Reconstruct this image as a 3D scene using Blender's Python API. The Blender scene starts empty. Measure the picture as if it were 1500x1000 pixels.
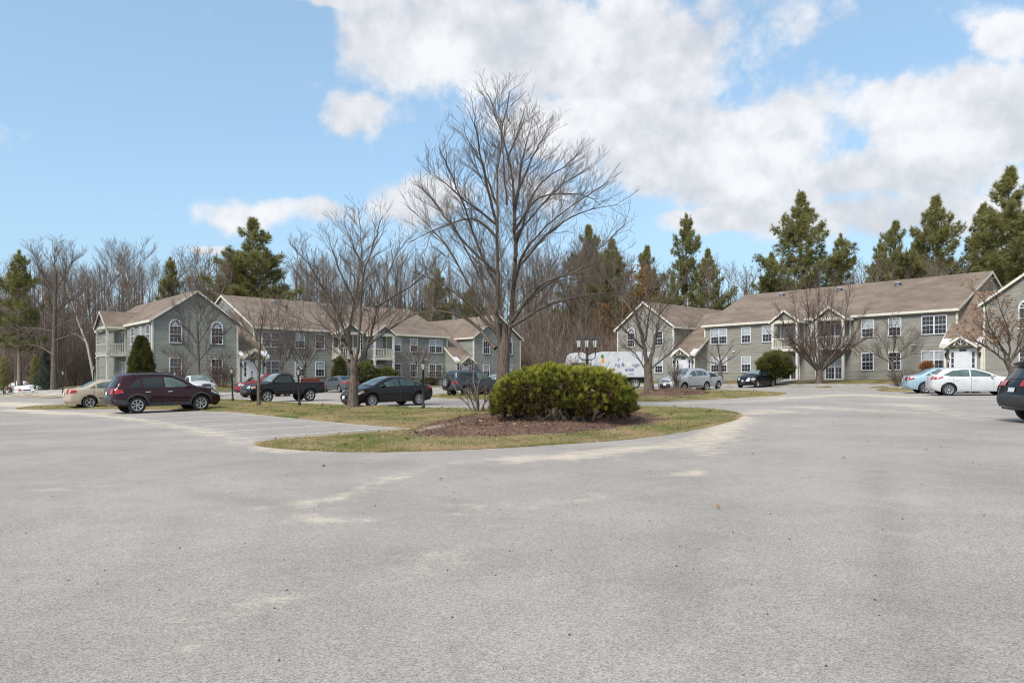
import bpy, bmesh, math, random
import numpy as np
from mathutils import Vector, Matrix, noise
from mathutils.geometry import delaunay_2d_cdt

# ------------------------------------------------------------------ camera, sky, sun, exposure
SC = bpy.context.scene
COL = SC.collection
R = math.radians
FPX, YH, CAMZ = 1100.0, 562.5, 1.55
cam_d = bpy.data.cameras.new('camera')
cam_d.sensor_width = 36.0
cam_d.lens = FPX / 1500 * 36.0
cam_d.shift_y = (YH - 500) / 1500
cam_d.clip_start = 0.1
cam_d.clip_end = 2000
cam = bpy.data.objects.new('camera', cam_d)
cam.location = (0, 0, CAMZ)
cam.rotation_euler = (R(90), 0, 0)
COL.objects.link(cam)
SC.camera = cam

SUN_EL, SUN_AZ = 44.0, -146.0          # azimuth clockwise from +Y (view direction)
SUN_STRENGTH, SUN_ANGLE = 1.7, 20.0
SKY_STRENGTH, EXPOSURE = 0.09, 1.4

def build_world():
    w = bpy.data.worlds.new('World'); SC.world = w; w.use_nodes = True
    nt = w.node_tree; nt.nodes.clear()
    N = nt.nodes.new; Lk = nt.links.new
    def math_(op, a, b=None, clamp=False):
        n = N('ShaderNodeMath'); n.operation = op; n.use_clamp = clamp
        for i, v in enumerate((a, b)):
            if v is None: continue
            if isinstance(v, (int, float)): n.inputs[i].default_value = v
            else: Lk(v, n.inputs[i])
        return n.outputs[0]
    out = N('ShaderNodeOutputWorld'); bg = N('ShaderNodeBackground')
    sky = N('ShaderNodeTexSky'); sky.sky_type = 'NISHITA'; sky.sun_disc = False
    sky.sun_elevation = R(SUN_EL); sky.sun_rotation = R(SUN_AZ)
    sky.air_density = 1.0; sky.dust_density = 0.6; sky.ozone_density = 1.5
    tc = N('ShaderNodeTexCoord')
    sep = N('ShaderNodeSeparateXYZ'); Lk(tc.outputs['Generated'], sep.inputs[0])
    az = math_('ARCTAN2', sep.outputs[0], sep.outputs[1])
    el = math_('ARCSINE', sep.outputs[2])
    # cloud-deck coordinates for the noise: denser towards the horizon
    zz = math_('ADD', math_('MAXIMUM', sep.outputs[2], 0.0), 0.22)
    cx = math_('DIVIDE', sep.outputs[0], zz); cy = math_('DIVIDE', sep.outputs[1], zz)
    comb = N('ShaderNodeCombineXYZ'); Lk(cx, comb.inputs[0]); Lk(cy, comb.inputs[1])
    def noise_(scale, detail, rough, off=0.0, vec=None):
        n = N('ShaderNodeTexNoise'); n.inputs['Scale'].default_value = scale
        n.inputs['Detail'].default_value = detail; n.inputs['Roughness'].default_value = rough
        mp = N('ShaderNodeMapping'); mp.inputs['Location'].default_value = (off, off * .7, off * .3)
        Lk(vec or tc.outputs['Generated'], mp.inputs[0]); Lk(mp.outputs[0], n.inputs['Vector'])
        return n.outputs['Fac']
    n1 = noise_(9.0, 6.0, .58)
    n2 = noise_(26.0, 3.0, .6, 3.1)
    w1 = noise_(6.0, 3.0, .55, 7.7); w2 = noise_(6.0, 3.0, .55, 12.3)
    azw = math_('ADD', az, math_('MULTIPLY', math_('SUBTRACT', w1, .5), .16))
    elw = math_('ADD', el, math_('MULTIPLY', math_('SUBTRACT', w2, .5), .09))
    # cloud masses (azimuth, elevation, half sizes in degrees, weight)
    def blob(px, py, sx, sy):
        q = (px - 750) / FPX
        a = math.atan(q); e = math.atan((YH - py) / FPX * math.cos(a))
        s = math.cos(a)
        return a, e, sx / FPX * s * s, sy / FPX * s
    masses = [(800, 70, 250, 62, 1.0), (620, 55, 120, 48, .85), (960, 90, 120, 60, .9), (530, 158, 75, 34, .75),
              (860, 160, 170, 55, .8), (610, 190, 70, 40, .45), (1040, 225, 190, 66, .9), (1150, 180, 90, 60, .75),
              (1350, 165, 150, 62, 1.0), (1480, 180, 90, 60, .9), (1260, 265, 190, 45, .8), (1450, 255, 120, 55, .6),
              (450, 310, 120, 22, .75), (620, 290, 120, 34, .65), (760, 270, 90, 40, .5), (1045, 318, 90, 22, .95),
              (1490, 25, 75, 40, .8), (470, 4, 110, 12, .7), (312, 346, 30, 8, .8), (1260, 318, 170, 34, .75), (1430, 320, 130, 40, .75),
              (440, 110, 40, 18, .4), (1000, 0, 260, 8, .35)]
    tot = None
    for px, py, sx, sy, wt in masses:
        a, e, sa, se = blob(px, py, sx, sy)
        da = math_('DIVIDE', math_('SUBTRACT', azw, a), sa)
        de = math_('DIVIDE', math_('SUBTRACT', elw, e), se)
        g = math_('MULTIPLY', math_('EXPONENT', math_('MULTIPLY', math_('ADD', math_('MULTIPLY', da, da), math_('MULTIPLY', de, de)), -.7)), wt)
        tot = g if tot is None else math_('MAXIMUM', tot, g)
    # the same kind of broken cloud over the rest of the sky, outside the view
    far = noise_(2.2, 3.0, .5, 21.0)
    away = math_('ADD', math_('SUBTRACT', math_('ABSOLUTE', az), .68), math_('MAXIMUM', math_('SUBTRACT', el, .52), 0.0))
    away = math_('MULTIPLY', away, 4.0, True)
    tot = math_('MAXIMUM', tot, math_('MULTIPLY', away, math_('MULTIPLY', math_('SUBTRACT', far, .36), 3.2, True)))
    dens = math_('ADD', tot, math_('MULTIPLY', math_('SUBTRACT', n1, .5), 1.5))
    dens = math_('ADD', dens, math_('MULTIPLY', math_('SUBTRACT', n2, .5), .35))
    mr = N('ShaderNodeMapRange'); mr.interpolation_type = 'SMOOTHSTEP'
    mr.inputs['From Min'].default_value = .24; mr.inputs['From Max'].default_value = .58
    Lk(dens, mr.inputs['Value'])
    up = math_('GREATER_THAN', sep.outputs[2], -.02)
    mask = math_('MULTIPLY', math_('MULTIPLY', mr.outputs[0], up), .96)
    # cloud tone: bright edges, greyer where thick, soft variation
    n3 = noise_(7.0, 4.0, .55, 31.0)
    tone = N('ShaderNodeMapRange'); tone.interpolation_type = 'SMOOTHSTEP'
    tone.inputs['From Min'].default_value = .34; tone.inputs['From Max'].default_value = .66
    tone.inputs['To Min'].default_value = .0; tone.inputs['To Max'].default_value = 1.0
    lift = N('ShaderNodeVectorMath'); lift.operation = 'ADD'; lift.inputs[1].default_value = (0, 0, .022); Lk(tc.outputs['Generated'], lift.inputs[0])
    n1u = noise_(9.0, 6.0, .58, 0.0, lift.outputs[0])
    relief = math_('MULTIPLY', math_('SUBTRACT', n1, n1u), .75)
    Lk(math_('ADD', math_('ADD', math_('MULTIPLY', n3, .55), .235), relief), tone.inputs['Value'])
    cc = N('ShaderNodeMix'); cc.data_type = 'RGBA'
    Lk(tone.outputs[0], cc.inputs['Factor'])
    cc.inputs['A'].default_value = (2.75, 2.87, 3.12, 1); cc.inputs['B'].default_value = (4.05, 4.1, 4.2, 1)
    # thin pale veil low over the trees
    veil = N('ShaderNodeMapRange'); veil.interpolation_type = 'SMOOTHSTEP'
    veil.inputs['From Min'].default_value = .0; veil.inputs['From Max'].default_value = .34
    veil.inputs['To Min'].default_value = .8; veil.inputs['To Max'].default_value = .5
    Lk(el, veil.inputs['Value'])
    hz = N('ShaderNodeMix'); hz.data_type = 'RGBA'
    Lk(veil.outputs[0], hz.inputs['Factor']); Lk(sky.outputs[0], hz.inputs['A'])
    hz.inputs['B'].default_value = (1.65, 2.6, 3.3, 1)
    mx = N('ShaderNodeMix'); mx.data_type = 'RGBA'
    Lk(mask, mx.inputs['Factor']); Lk(hz.outputs['Result'], mx.inputs['A']); Lk(cc.outputs['Result'], mx.inputs['B'])
    Lk(mx.outputs['Result'], bg.inputs['Color'])
    bg.inputs['Strength'].default_value = SKY_STRENGTH
    Lk(bg.outputs[0], out.inputs['Surface'])
build_world()

sun_d = bpy.data.lights.new('sun', 'SUN')
sun_d.energy = SUN_STRENGTH; sun_d.angle = R(SUN_ANGLE); sun_d.color = (1.0, .95, .87)
sun = bpy.data.objects.new('sun', sun_d); COL.objects.link(sun)
_s = Vector((math.sin(R(SUN_AZ)) * math.cos(R(SUN_EL)), math.cos(R(SUN_AZ)) * math.cos(R(SUN_EL)), math.sin(R(SUN_EL))))
sun.rotation_euler = _s.to_track_quat('Z', 'Y').to_euler()
vs = SC.view_settings
vs.view_transform = 'Standard'; vs.look = 'None'; vs.exposure = EXPOSURE; vs.gamma = 1.0; vs.use_curve_mapping = False
SC.cycles.max_bounces = 6
SC.cycles.filter_width = 1.1

# ------------------------------------------------------------------ helpers
RNG = random.Random(7)
NP = np.random.default_rng(11)

def tag(o, label=None, cat=None, group=None, kind=None):
    if label: o['label'] = label
    if cat: o['category'] = cat
    if group: o['group'] = group
    if kind: o['kind'] = kind
    return o

def link(o, parent=None):
    COL.objects.link(o)
    if parent is not None: o.parent = parent
    return o

def empty(name, loc=(0, 0, 0), rz=0, parent=None):
    o = bpy.data.objects.new(name, None); o.empty_display_size = .2
    o.location = loc; o.rotation_euler = (0, 0, rz)
    return link(o, parent)

def mesh_from(name, V, F, mat=None, smooth=False, tint=None, mats=None, midx=None):
    me = bpy.data.meshes.new(name)
    if isinstance(V, np.ndarray) and isinstance(F, np.ndarray):
        n, m, k = len(V), len(F), F.shape[1]
        me.vertices.add(n); me.vertices.foreach_set('co', V.astype(np.float32).ravel())
        me.loops.add(m * k); me.loops.foreach_set('vertex_index', F.astype(np.int32).ravel())
        me.polygons.add(m)
        me.polygons.foreach_set('loop_start', np.arange(0, m * k, k, dtype=np.int32))
        me.polygons.foreach_set('loop_total', np.full(m, k, dtype=np.int32))
        me.update(calc_edges=True)
    else:
        me.from_pydata([tuple(v) for v in V], [], F)
    for mm in (mats or ([mat] if mat else [])): me.materials.append(mm)
    if midx is not None: me.polygons.foreach_set('material_index', np.array(midx, dtype=np.int32))
    if smooth: me.polygons.foreach_set('use_smooth', np.ones(len(me.polygons), dtype=bool))
    if tint is not None:
        a = me.attributes.new('tint', 'FLOAT', 'POINT'); a.data.foreach_set('value', np.asarray(tint, dtype=np.float32))
    me.update()
    return me

def obj_me(name, me, parent=None, loc=(0, 0, 0), rz=0):
    o = bpy.data.objects.new(name, me); o.location = loc; o.rotation_euler = (0, 0, rz)
    return link(o, parent)

class MB:
    """collects boxes, prisms and tubes into one mesh"""
    def __init__(s): s.V = []; s.F = []
    def add(s, V, F):
        b = len(s.V); s.V += [tuple(v) for v in V]; s.F += [tuple(i + b for i in f) for f in F]; return s
    def box(s, a, b):
        x0, y0, z0 = a; x1, y1, z1 = b
        return s.add([(x0, y0, z0), (x1, y0, z0), (x1, y1, z0), (x0, y1, z0), (x0, y0, z1), (x1, y0, z1), (x1, y1, z1), (x0, y1, z1)],
                     [(0, 3, 2, 1), (4, 5, 6, 7), (0, 1, 5, 4), (1, 2, 6, 5), (2, 3, 7, 6), (3, 0, 4, 7)])
    def prism(s, poly, vec):
        n = len(poly); v = Vector(vec)
        P = [Vector(p) for p in poly]
        return s.add(P + [p + v for p in P], [tuple(range(n - 1, -1, -1)), tuple(range(n, 2 * n))] + [(i, (i + 1) % n, (i + 1) % n + n, i + n) for i in range(n)])
    def bar(s, a, b, w, h, up=(0, 0, 1)):
        a = Vector(a); b = Vector(b); d = (b - a).normalized(); u = Vector(up)
        sx = d.cross(u).normalized() * w / 2; sz = sx.cross(d).normalized() * h / 2
        return s.prism([a - sx - sz, a + sx - sz, a + sx + sz, a - sx + sz], b - a)
    def tube(s, pts, rad, k=6, cap=True):
        P = [Vector(p) for p in pts]; n = len(P); b = len(s.V)
        ref = None
        for i, p in enumerate(P):
            d = (P[min(i + 1, n - 1)] - P[max(i - 1, 0)])
            if d.length < 1e-9: d = Vector((0, 0, 1))
            d.normalize()
            if ref is None: ref = d.orthogonal().normalized()
            else:
                ref = ref - d * ref.dot(d)
                if ref.length < 1e-6: ref = d.orthogonal()
                ref.normalize()
            o = d.cross(ref); r = rad[i] if hasattr(rad, '__len__') else rad
            for j in range(k):
                t = 2 * math.pi * j / k
                s.V.append(tuple(p + (ref * math.cos(t) + o * math.sin(t)) * r))
        for i in range(n - 1):
            for j in range(k):
                s.F.append((b + i * k + j, b + i * k + (j + 1) % k, b + (i + 1) * k + (j + 1) % k, b + (i + 1) * k + j))
        if cap:
            s.F.append(tuple(b + j for j in range(k - 1, -1, -1))); s.F.append(tuple(b + (n - 1) * k + j for j in range(k)))
        return s
    def lathe(s, prof, k=16, c=(0, 0, 0), axis='z'):
        b = len(s.V)
        for r, h in prof:
            for j in range(k):
                t = 2 * math.pi * j / k
                if axis == 'z': s.V.append((c[0] + r * math.cos(t), c[1] + r * math.sin(t), c[2] + h))
                else: s.V.append((c[0] + r * math.cos(t), c[1] + h, c[2] + r * math.sin(t)))
        for i in range(len(prof) - 1):
            for j in range(k):
                s.F.append((b + i * k + j, b + i * k + (j + 1) % k, b + (i + 1) * k + (j + 1) % k, b + (i + 1) * k + j))
        return s
    def mesh(s, name, mat, smooth=False): return mesh_from(name, s.V, s.F, mat, smooth)
    def build(s, name, mat, parent=None, smooth=False, loc=(0, 0, 0), rz=0):
        return obj_me(name, s.mesh(name, mat, smooth), parent, loc, rz)

# ------------------------------------------------------------------ materials
def new_mat(name):
    m = bpy.data.materials.new(name); m.use_nodes = True
    nt = m.node_tree; b = nt.nodes['Principled BSDF']
    return m, nt, b

def plain(name, col, rough=.6, metal=0.0, coat=0.0, var=.12, scale=6.0, bump=0.0, bscale=60.0, spec=.5):
    m, nt, b = new_mat(name); N = nt.nodes.new; L = nt.links.new
    b.inputs['Roughness'].default_value = rough; b.inputs['Metallic'].default_value = metal
    b.inputs['Coat Weight'].default_value = coat; b.inputs['Coat Roughness'].default_value = .04
    b.inputs['Specular IOR Level'].default_value = spec
    tc = N('ShaderNodeTexCoord')
    if var > 0:
        n = N('ShaderNodeTexNoise'); n.inputs['Scale'].default_value = scale; n.inputs['Detail'].default_value = 5
        L(tc.outputs['Object'], n.inputs['Vector'])
        r = N('ShaderNodeValToRGB'); e = r.color_ramp.elements
        e[0].position = .3; e[1].position = .72
        e[0].color = tuple(c * (1 - var) for c in col) + (1,); e[1].color = tuple(min(1, c * (1 + var)) for c in col) + (1,)
        L(n.outputs['Fac'], r.inputs[0]); L(r.outputs[0], b.inputs['Base Color'])
    else:
        b.inputs['Base Color'].default_value = tuple(col) + (1,)
    if bump > 0:
        n2 = N('ShaderNodeTexNoise'); n2.inputs['Scale'].default_value = bscale; n2.inputs['Detail'].default_value = 4
        L(tc.outputs['Object'], n2.inputs['Vector'])
        bp = N('ShaderNodeBump'); bp.inputs['Strength'].default_value = bump; bp.inputs['Distance'].default_value = .02
        L(n2.outputs['Fac'], bp.inputs['Height']); L(bp.outputs[0], b.inputs['Normal'])
    return m

def tinted(name, cols, rough=.75, trans=0.0, spec=.3):
    """colour follows the per-leaf attribute 'tint'"""
    m, nt, b = new_mat(name); N = nt.nodes.new; L = nt.links.new
    a = N('ShaderNodeAttribute'); a.attribute_name = 'tint'
    r = N('ShaderNodeValToRGB'); cr = r.color_ramp
    while len(cr.elements) < len(cols): cr.elements.new(.5)
    for i, c in enumerate(cols):
        cr.elements[i].position = i / (len(cols) - 1); cr.elements[i].color = tuple(c) + (1,)
    L(a.outputs['Fac'], r.inputs[0]); L(r.outputs[0], b.inputs['Base Color'])
    b.inputs['Roughness'].default_value = rough; b.inputs['Specular IOR Level'].default_value = spec
    if trans > 0:
        t = N('ShaderNodeBsdfTranslucent'); L(r.outputs[0], t.inputs['Color'])
        mx = N('ShaderNodeMixShader'); mx.inputs[0].default_value = trans
        out = nt.nodes['Material Output']
        L(b.outputs[0], mx.inputs[1]); L(t.outputs[0], mx.inputs[2]); L(mx.outputs[0], out.inputs['Surface'])
    return m

def siding_mat(name='clapboard siding', c0=(.162, .176, .158), c1=(.24, .252, .226)):
    m, nt, b = new_mat(name); N = nt.nodes.new; L = nt.links.new
    tc = N('ShaderNodeTexCoord'); sp = N('ShaderNodeSeparateXYZ'); L(tc.outputs['Object'], sp.inputs[0])
    d = N('ShaderNodeMath'); d.operation = 'DIVIDE'; d.inputs[1].default_value = .15; L(sp.outputs[2], d.inputs[0])
    fr = N('ShaderNodeMath'); fr.operation = 'FRACT'; L(d.outputs[0], fr.inputs[0])
    iv = N('ShaderNodeMath'); iv.operation = 'SUBTRACT'; iv.inputs[0].default_value = 1.0; L(fr.outputs[0], iv.inputs[1])
    n = N('ShaderNodeTexNoise'); n.inputs['Scale'].default_value = 1.1; n.inputs['Detail'].default_value = 6
    mp = N('ShaderNodeMapping'); mp.inputs['Scale'].default_value = (1, 1, 3); L(tc.outputs['Object'], mp.inputs[0]); L(mp.outputs[0], n.inputs['Vector'])
    fl = N('ShaderNodeMath'); fl.operation = 'FLOOR'; L(d.outputs[0], fl.inputs[0])
    wn = N('ShaderNodeTexWhiteNoise'); wn.noise_dimensions = '1D'; L(fl.outputs[0], wn.inputs['W'])
    av = N('ShaderNodeMath'); av.operation = 'MULTIPLY_ADD'; av.inputs[1].default_value = .3; L(wn.outputs['Value'], av.inputs[0]); L(n.outputs['Fac'], av.inputs[2])
    r = N('ShaderNodeValToRGB'); e = r.color_ramp.elements
    e[0].position = .3; e[0].color = c0 + (1,); e[1].position = .95; e[1].color = c1 + (1,)
    L(av.outputs[0], r.inputs[0]); L(r.outputs[0], b.inputs['Base Color'])
    b.inputs['Roughness'].default_value = .7; b.inputs['Specular IOR Level'].default_value = .25
    bp = N('ShaderNodeBump'); bp.inputs['Strength'].default_value = .9; bp.inputs['Distance'].default_value = .03
    L(iv.outputs[0], bp.inputs['Height']); L(bp.outputs[0], b.inputs['Normal'])
    return m

def shingle_mat():
    m, nt, b = new_mat('asphalt shingles'); N = nt.nodes.new; L = nt.links.new
    tc = N('ShaderNodeTexCoord')
    n = N('ShaderNodeTexNoise'); n.inputs['Scale'].default_value = .55; n.inputs['Detail'].default_value = 7; n.inputs['Roughness'].default_value = .65
    mp = N('ShaderNodeMapping'); mp.inputs['Scale'].default_value = (1, 1, 2.5); L(tc.outputs['Object'], mp.inputs[0]); L(mp.outputs[0], n.inputs['Vector'])
    n2 = N('ShaderNodeTexNoise'); n2.inputs['Scale'].default_value = 9; n2.inputs['Detail'].default_value = 3; L(tc.outputs['Object'], n2.inputs['Vector'])
    ad = N('ShaderNodeMath'); ad.operation = 'MULTIPLY_ADD'; ad.inputs[1].default_value = .45; L(n2.outputs['Fac'], ad.inputs[0]); L(n.outputs['Fac'], ad.inputs[2])
    r = N('ShaderNodeValToRGB'); e = r.color_ramp.elements
    e[0].position = .5; e[0].color = (.125, .095, .074, 1); e[1].position = .95; e[1].color = (.245, .19, .152, 1)
    L(ad.outputs[0], r.inputs[0]); L(r.outputs[0], b.inputs['Base Color'])
    b.inputs['Roughness'].default_value = .9; b.inputs['Specular IOR Level'].default_value = .2
    sp = N('ShaderNodeSeparateXYZ'); L(tc.outputs['Object'], sp.inputs[0])
    d = N('ShaderNodeMath'); d.operation = 'DIVIDE'; d.inputs[1].default_value = .085; L(sp.outputs[2], d.inputs[0])
    fr = N('ShaderNodeMath'); fr.operation = 'FRACT'; L(d.outputs[0], fr.inputs[0])
    bp = N('ShaderNodeBump'); bp.inputs['Strength'].default_value = .5; bp.inputs['Distance'].default_value = .02; bp.invert = True
    L(fr.outputs[0], bp.inputs['Height']); L(bp.outputs[0], b.inputs['Normal'])
    return m

def asphalt_mat():
    m, nt, b = new_mat('worn asphalt'); N = nt.nodes.new; L = nt.links.new
    g = N('ShaderNodeNewGeometry')
    def noi(s, det, ro=.5):
        n = N('ShaderNodeTexNoise'); n.inputs['Scale'].default_value = s; n.inputs['Detail'].default_value = det; n.inputs['Roughness'].default_value = ro
        L(g.outputs['Position'], n.inputs['Vector']); return n.outputs['Fac']
    def mth(op, a, b_=None, clamp=False):
        n = N('ShaderNodeMath'); n.operation = op; n.use_clamp = clamp
        for i, v in enumerate((a, b_)):
            if v is None: continue
            if isinstance(v, (int, float)): n.inputs[i].default_value = v
            else: L(v, n.inputs[i])
        return n.outputs[0]
    vo = N('ShaderNodeTexVoronoi'); vo.inputs['Scale'].default_value = 112.0; L(g.outputs['Position'], vo.inputs['Vector'])
    sp = N('ShaderNodeSeparateColor'); L(vo.outputs['Color'], sp.inputs[0])
    fine = noi(260, 2); big = noi(.35, 6, .6); mid = noi(3.0, 6, .65); mid2 = noi(30, 3)
    stones = N('ShaderNodeValToRGB'); cr = stones.color_ramp
    for p, c in ((.5, (.318, .29, .264)), (.8, (.398, .362, .328)), (.93, (.53, .48, .425))):
        e = cr.elements.new(p); e.color = c + (1,)
    cr.elements[0].color = (.125, .116, .108, 1); cr.elements[-1].color = (.64, .6, .53, 1)
    val = mth('ADD', mth('MULTIPLY', sp.outputs[0], .72), mth('MULTIPLY', fine, .35))
    L(mth('MULTIPLY', val, .95), stones.inputs[0])
    tone = mth('ADD', mth('MULTIPLY', mth('SUBTRACT', big, .5), .8), mth('ADD', mth('MULTIPLY', mth('SUBTRACT', mid, .5), .28), 1.0))
    mul = N('ShaderNodeMix'); mul.data_type = 'RGBA'; mul.blend_type = 'MULTIPLY'; mul.inputs['Factor'].default_value = 1
    tv = N('ShaderNodeCombineColor'); [L(tone, tv.inputs[i]) for i in range(3)]
    L(stones.outputs[0], mul.inputs['A']); L(tv.outputs[0], mul.inputs['B'])
    # sand and tyre dirt, stored per vertex
    sa = N('ShaderNodeAttribute'); sa.attribute_name = 'tint'
    s_ = mth('ADD', sa.outputs['Fac'], mth('MULTIPLY', mth('SUBTRACT', mth('ADD', mid, mth('MULTIPLY', mid2, .5)), .75), 1.5))
    mr = N('ShaderNodeMapRange'); mr.interpolation_type = 'SMOOTHSTEP'; mr.inputs['From Min'].default_value = .34; mr.inputs['From Max'].default_value = 1.05
    mr.inputs['To Max'].default_value = .85
    L(s_, mr.inputs['Value'])
    grit = mth('ADD', .4, mth('MULTIPLY', sp.outputs[1], .9))
    fac = mth('MULTIPLY', mr.outputs[0], grit, True)
    sand = N('ShaderNodeMix'); sand.data_type = 'RGBA'; L(fac, sand.inputs['Factor']); L(mul.outputs['Result'], sand.inputs['A'])
    sand.inputs['B'].default_value = (.60, .515, .40, 1)
    dk = N('ShaderNodeAttribute'); dk.attribute_name = 'dark'
    df = mth('MULTIPLY', dk.outputs['Fac'], mth('ADD', .25, mth('MULTIPLY', mid, .5)), True)
    dm = N('ShaderNodeMix'); dm.data_type = 'RGBA'; L(df, dm.inputs['Factor']); L(sand.outputs['Result'], dm.inputs['A']); dm.inputs['B'].default_value = (.09, .088, .085, 1)
    L(dm.outputs['Result'], b.inputs['Base Color'])
    b.inputs['Roughness'].default_value = .85; b.inputs['Specular IOR Level'].default_value = .25
    bp = N('ShaderNodeBump'); bp.inputs['Strength'].default_value = .55; bp.inputs['Distance'].default_value = .006
    L(mth('ADD', vo.outputs['Distance'], mth('MULTIPLY', fine, .6)), bp.inputs['Height']); L(bp.outputs[0], b.inputs['Normal'])
    return m

def turf_mat(name, green, dry, bias=.0, soil=(.1, .068, .045)):
    m, nt, b = new_mat(name); N = nt.nodes.new; L = nt.links.new
    g = N('ShaderNodeNewGeometry')
    def noi(s, det, ro=.6):
        n = N('ShaderNodeTexNoise'); n.inputs['Scale'].default_value = s; n.inputs['Detail'].default_value = det; n.inputs['Roughness'].default_value = ro
        L(g.outputs['Position'], n.inputs['Vector']); return n.outputs['Fac']
    r = N('ShaderNodeValToRGB'); e = r.color_ramp.elements
    e[0].position = .40 + bias; e[0].color = green + (1,); e[1].position = .60 + bias; e[1].color = dry + (1,)
    L(noi(.8, 8), r.inputs[0])
    r2 = N('ShaderNodeValToRGB'); e = r2.color_ramp.elements
    e[0].position = .35; e[0].color = (.45, .45, .45, 1); e[1].position = .7; e[1].color = (1.25, 1.25, 1.25, 1)
    L(noi(26, 5, .7), r2.inputs[0])
    mu = N('ShaderNodeMix'); mu.data_type = 'RGBA'; mu.blend_type = 'MULTIPLY'; mu.inputs['Factor'].default_value = 1
    L(r.outputs[0], mu.inputs['A']); L(r2.outputs[0], mu.inputs['B'])
    so = N('ShaderNodeAttribute'); so.attribute_name = 'tint'
    mx = N('ShaderNodeMix'); mx.data_type = 'RGBA'; L(so.outputs['Fac'], mx.inputs['Factor']); L(mu.outputs['Result'], mx.inputs['A']); mx.inputs['B'].default_value = soil + (1,)
    L(mx.outputs['Result'], b.inputs['Base Color'])
    b.inputs['Roughness'].default_value = .95; b.inputs['Specular IOR Level'].default_value = .1
    bp = N('ShaderNodeBump'); bp.inputs['Strength'].default_value = .8; bp.inputs['Distance'].default_value = .04
    L(noi(40, 5, .7), bp.inputs['Height']); L(bp.outputs[0], b.inputs['Normal'])
    return m

def mulch_mat():
    m, nt, b = new_mat('bark mulch'); N = nt.nodes.new; L = nt.links.new
    g = N('ShaderNodeNewGeometry')
    vo = N('ShaderNodeTexVoronoi'); vo.inputs['Scale'].default_value = 22; L(g.outputs['Position'], vo.inputs['Vector'])
    sp = N('ShaderNodeSeparateColor'); L(vo.outputs['Color'], sp.inputs[0])
    n = N('ShaderNodeTexNoise'); n.inputs['Scale'].default_value = 1.6; n.inputs['Detail'].default_value = 7; L(g.outputs['Position'], n.inputs['Vector'])
    r = N('ShaderNodeValToRGB'); cr = r.color_ramp
    for p, c in ((.35, (.105, .054, .036)), (.6, (.16, .09, .06)), (.85, (.2, .13, .09))):
        e = cr.elements.new(p); e.color = c + (1,)
    cr.elements[0].color = (.05, .027, .02, 1); cr.elements[-1].color = (.24, .16, .115, 1)
    a = N('ShaderNodeMath'); a.operation = 'MULTIPLY_ADD'; a.inputs[1].default_value = .62; L(sp.outputs[0], a.inputs[0])
    a2 = N('ShaderNodeMath'); a2.operation = 'MULTIPLY_ADD'; a2.inputs[1].default_value = .9; a2.inputs[2].default_value = -.24; L(n.outputs['Fac'], a2.inputs[0]); L(a2.outputs[0], a.inputs[2])
    L(a.outputs[0], r.inputs[0])
    so = N('ShaderNodeAttribute'); so.attribute_name = 'tint'
    mx = N('ShaderNodeMix'); mx.data_type = 'RGBA'; L(so.outputs['Fac'], mx.inputs['Factor']); L(r.outputs[0], mx.inputs['A']); mx.inputs['B'].default_value = (.42, .34, .25, 1)
    L(mx.outputs['Result'], b.inputs['Base Color']); b.inputs['Roughness'].default_value = .95
    bp = N('ShaderNodeBump'); bp.inputs['Strength'].default_value = 1; bp.inputs['Distance'].default_value = .04
    L(vo.outputs['Distance'], bp.inputs['Height']); L(bp.outputs[0], b.inputs['Normal'])
    return m

def bark_mat(name, dark, light, scale=5.0):
    m, nt, b = new_mat(name); N = nt.nodes.new; L = nt.links.new
    tc = N('ShaderNodeTexCoord'); mp = N('ShaderNodeMapping'); mp.inputs['Scale'].default_value = (1, 1, .22); L(tc.outputs['Object'], mp.inputs[0])
    n = N('ShaderNodeTexNoise'); n.inputs['Scale'].default_value = scale * 4; n.inputs['Detail'].default_value = 6; n.inputs['Roughness'].default_value = .7
    L(mp.outputs[0], n.inputs['Vector'])
    r = N('ShaderNodeValToRGB'); e = r.color_ramp.elements
    e[0].position = .34; e[0].color = dark + (1,); e[1].position = .68; e[1].color = light + (1,)
    L(n.outputs['Fac'], r.inputs[0]); L(r.outputs[0], b.inputs['Base Color'])
    b.inputs['Roughness'].default_value = .92; b.inputs['Specular IOR Level'].default_value = .15
    bp = N('ShaderNodeBump'); bp.inputs['Strength'].default_value = .9; bp.inputs['Distance'].default_value = .04
    L(n.outputs['Fac'], bp.inputs['Height']); L(bp.outputs[0], b.inputs['Normal'])
    return m

MT = {}
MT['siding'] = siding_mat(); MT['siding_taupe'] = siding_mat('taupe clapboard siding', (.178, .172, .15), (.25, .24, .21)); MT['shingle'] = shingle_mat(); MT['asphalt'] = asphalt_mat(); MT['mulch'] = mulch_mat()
MT['trim'] = plain('cream trim paint', (.58, .555, .485), .6, var=.1, scale=2.5)
MT['white'] = plain('white vinyl', (.58, .59, .62), .45, var=.05)
MT['glass'] = plain('dark window glass', (.022, .026, .032), .06, var=.3, scale=.8, spec=.7)
MT['blind'] = plain('pale blind behind glass', (.33, .36, .38), .12, var=.15, scale=3, spec=.6)
MT['darkwood'] = plain('brown stained door', (.085, .055, .035), .5, var=.3)
MT['concrete'] = plain('concrete', (.33, .32, .305), .9, var=.16, scale=1.4, bump=.3)
MT['kerb'] = plain('kerb stone', (.26, .25, .24), .9, var=.25, scale=2.0, bump=.3)
MT['blackmetal'] = plain('black painted metal', (.016, .016, .018), .4, var=.25, scale=9)
MT['vent'] = plain('roof vent metal', (.42, .46, .52), .35, metal=.4)
MT['line'] = plain('worn line paint', (.62, .6, .56), .85, var=.3, scale=7)
MT['lawn'] = turf_mat('thin spring lawn', (.12, .13, .04), (.29, .215, .11), -.02)
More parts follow.
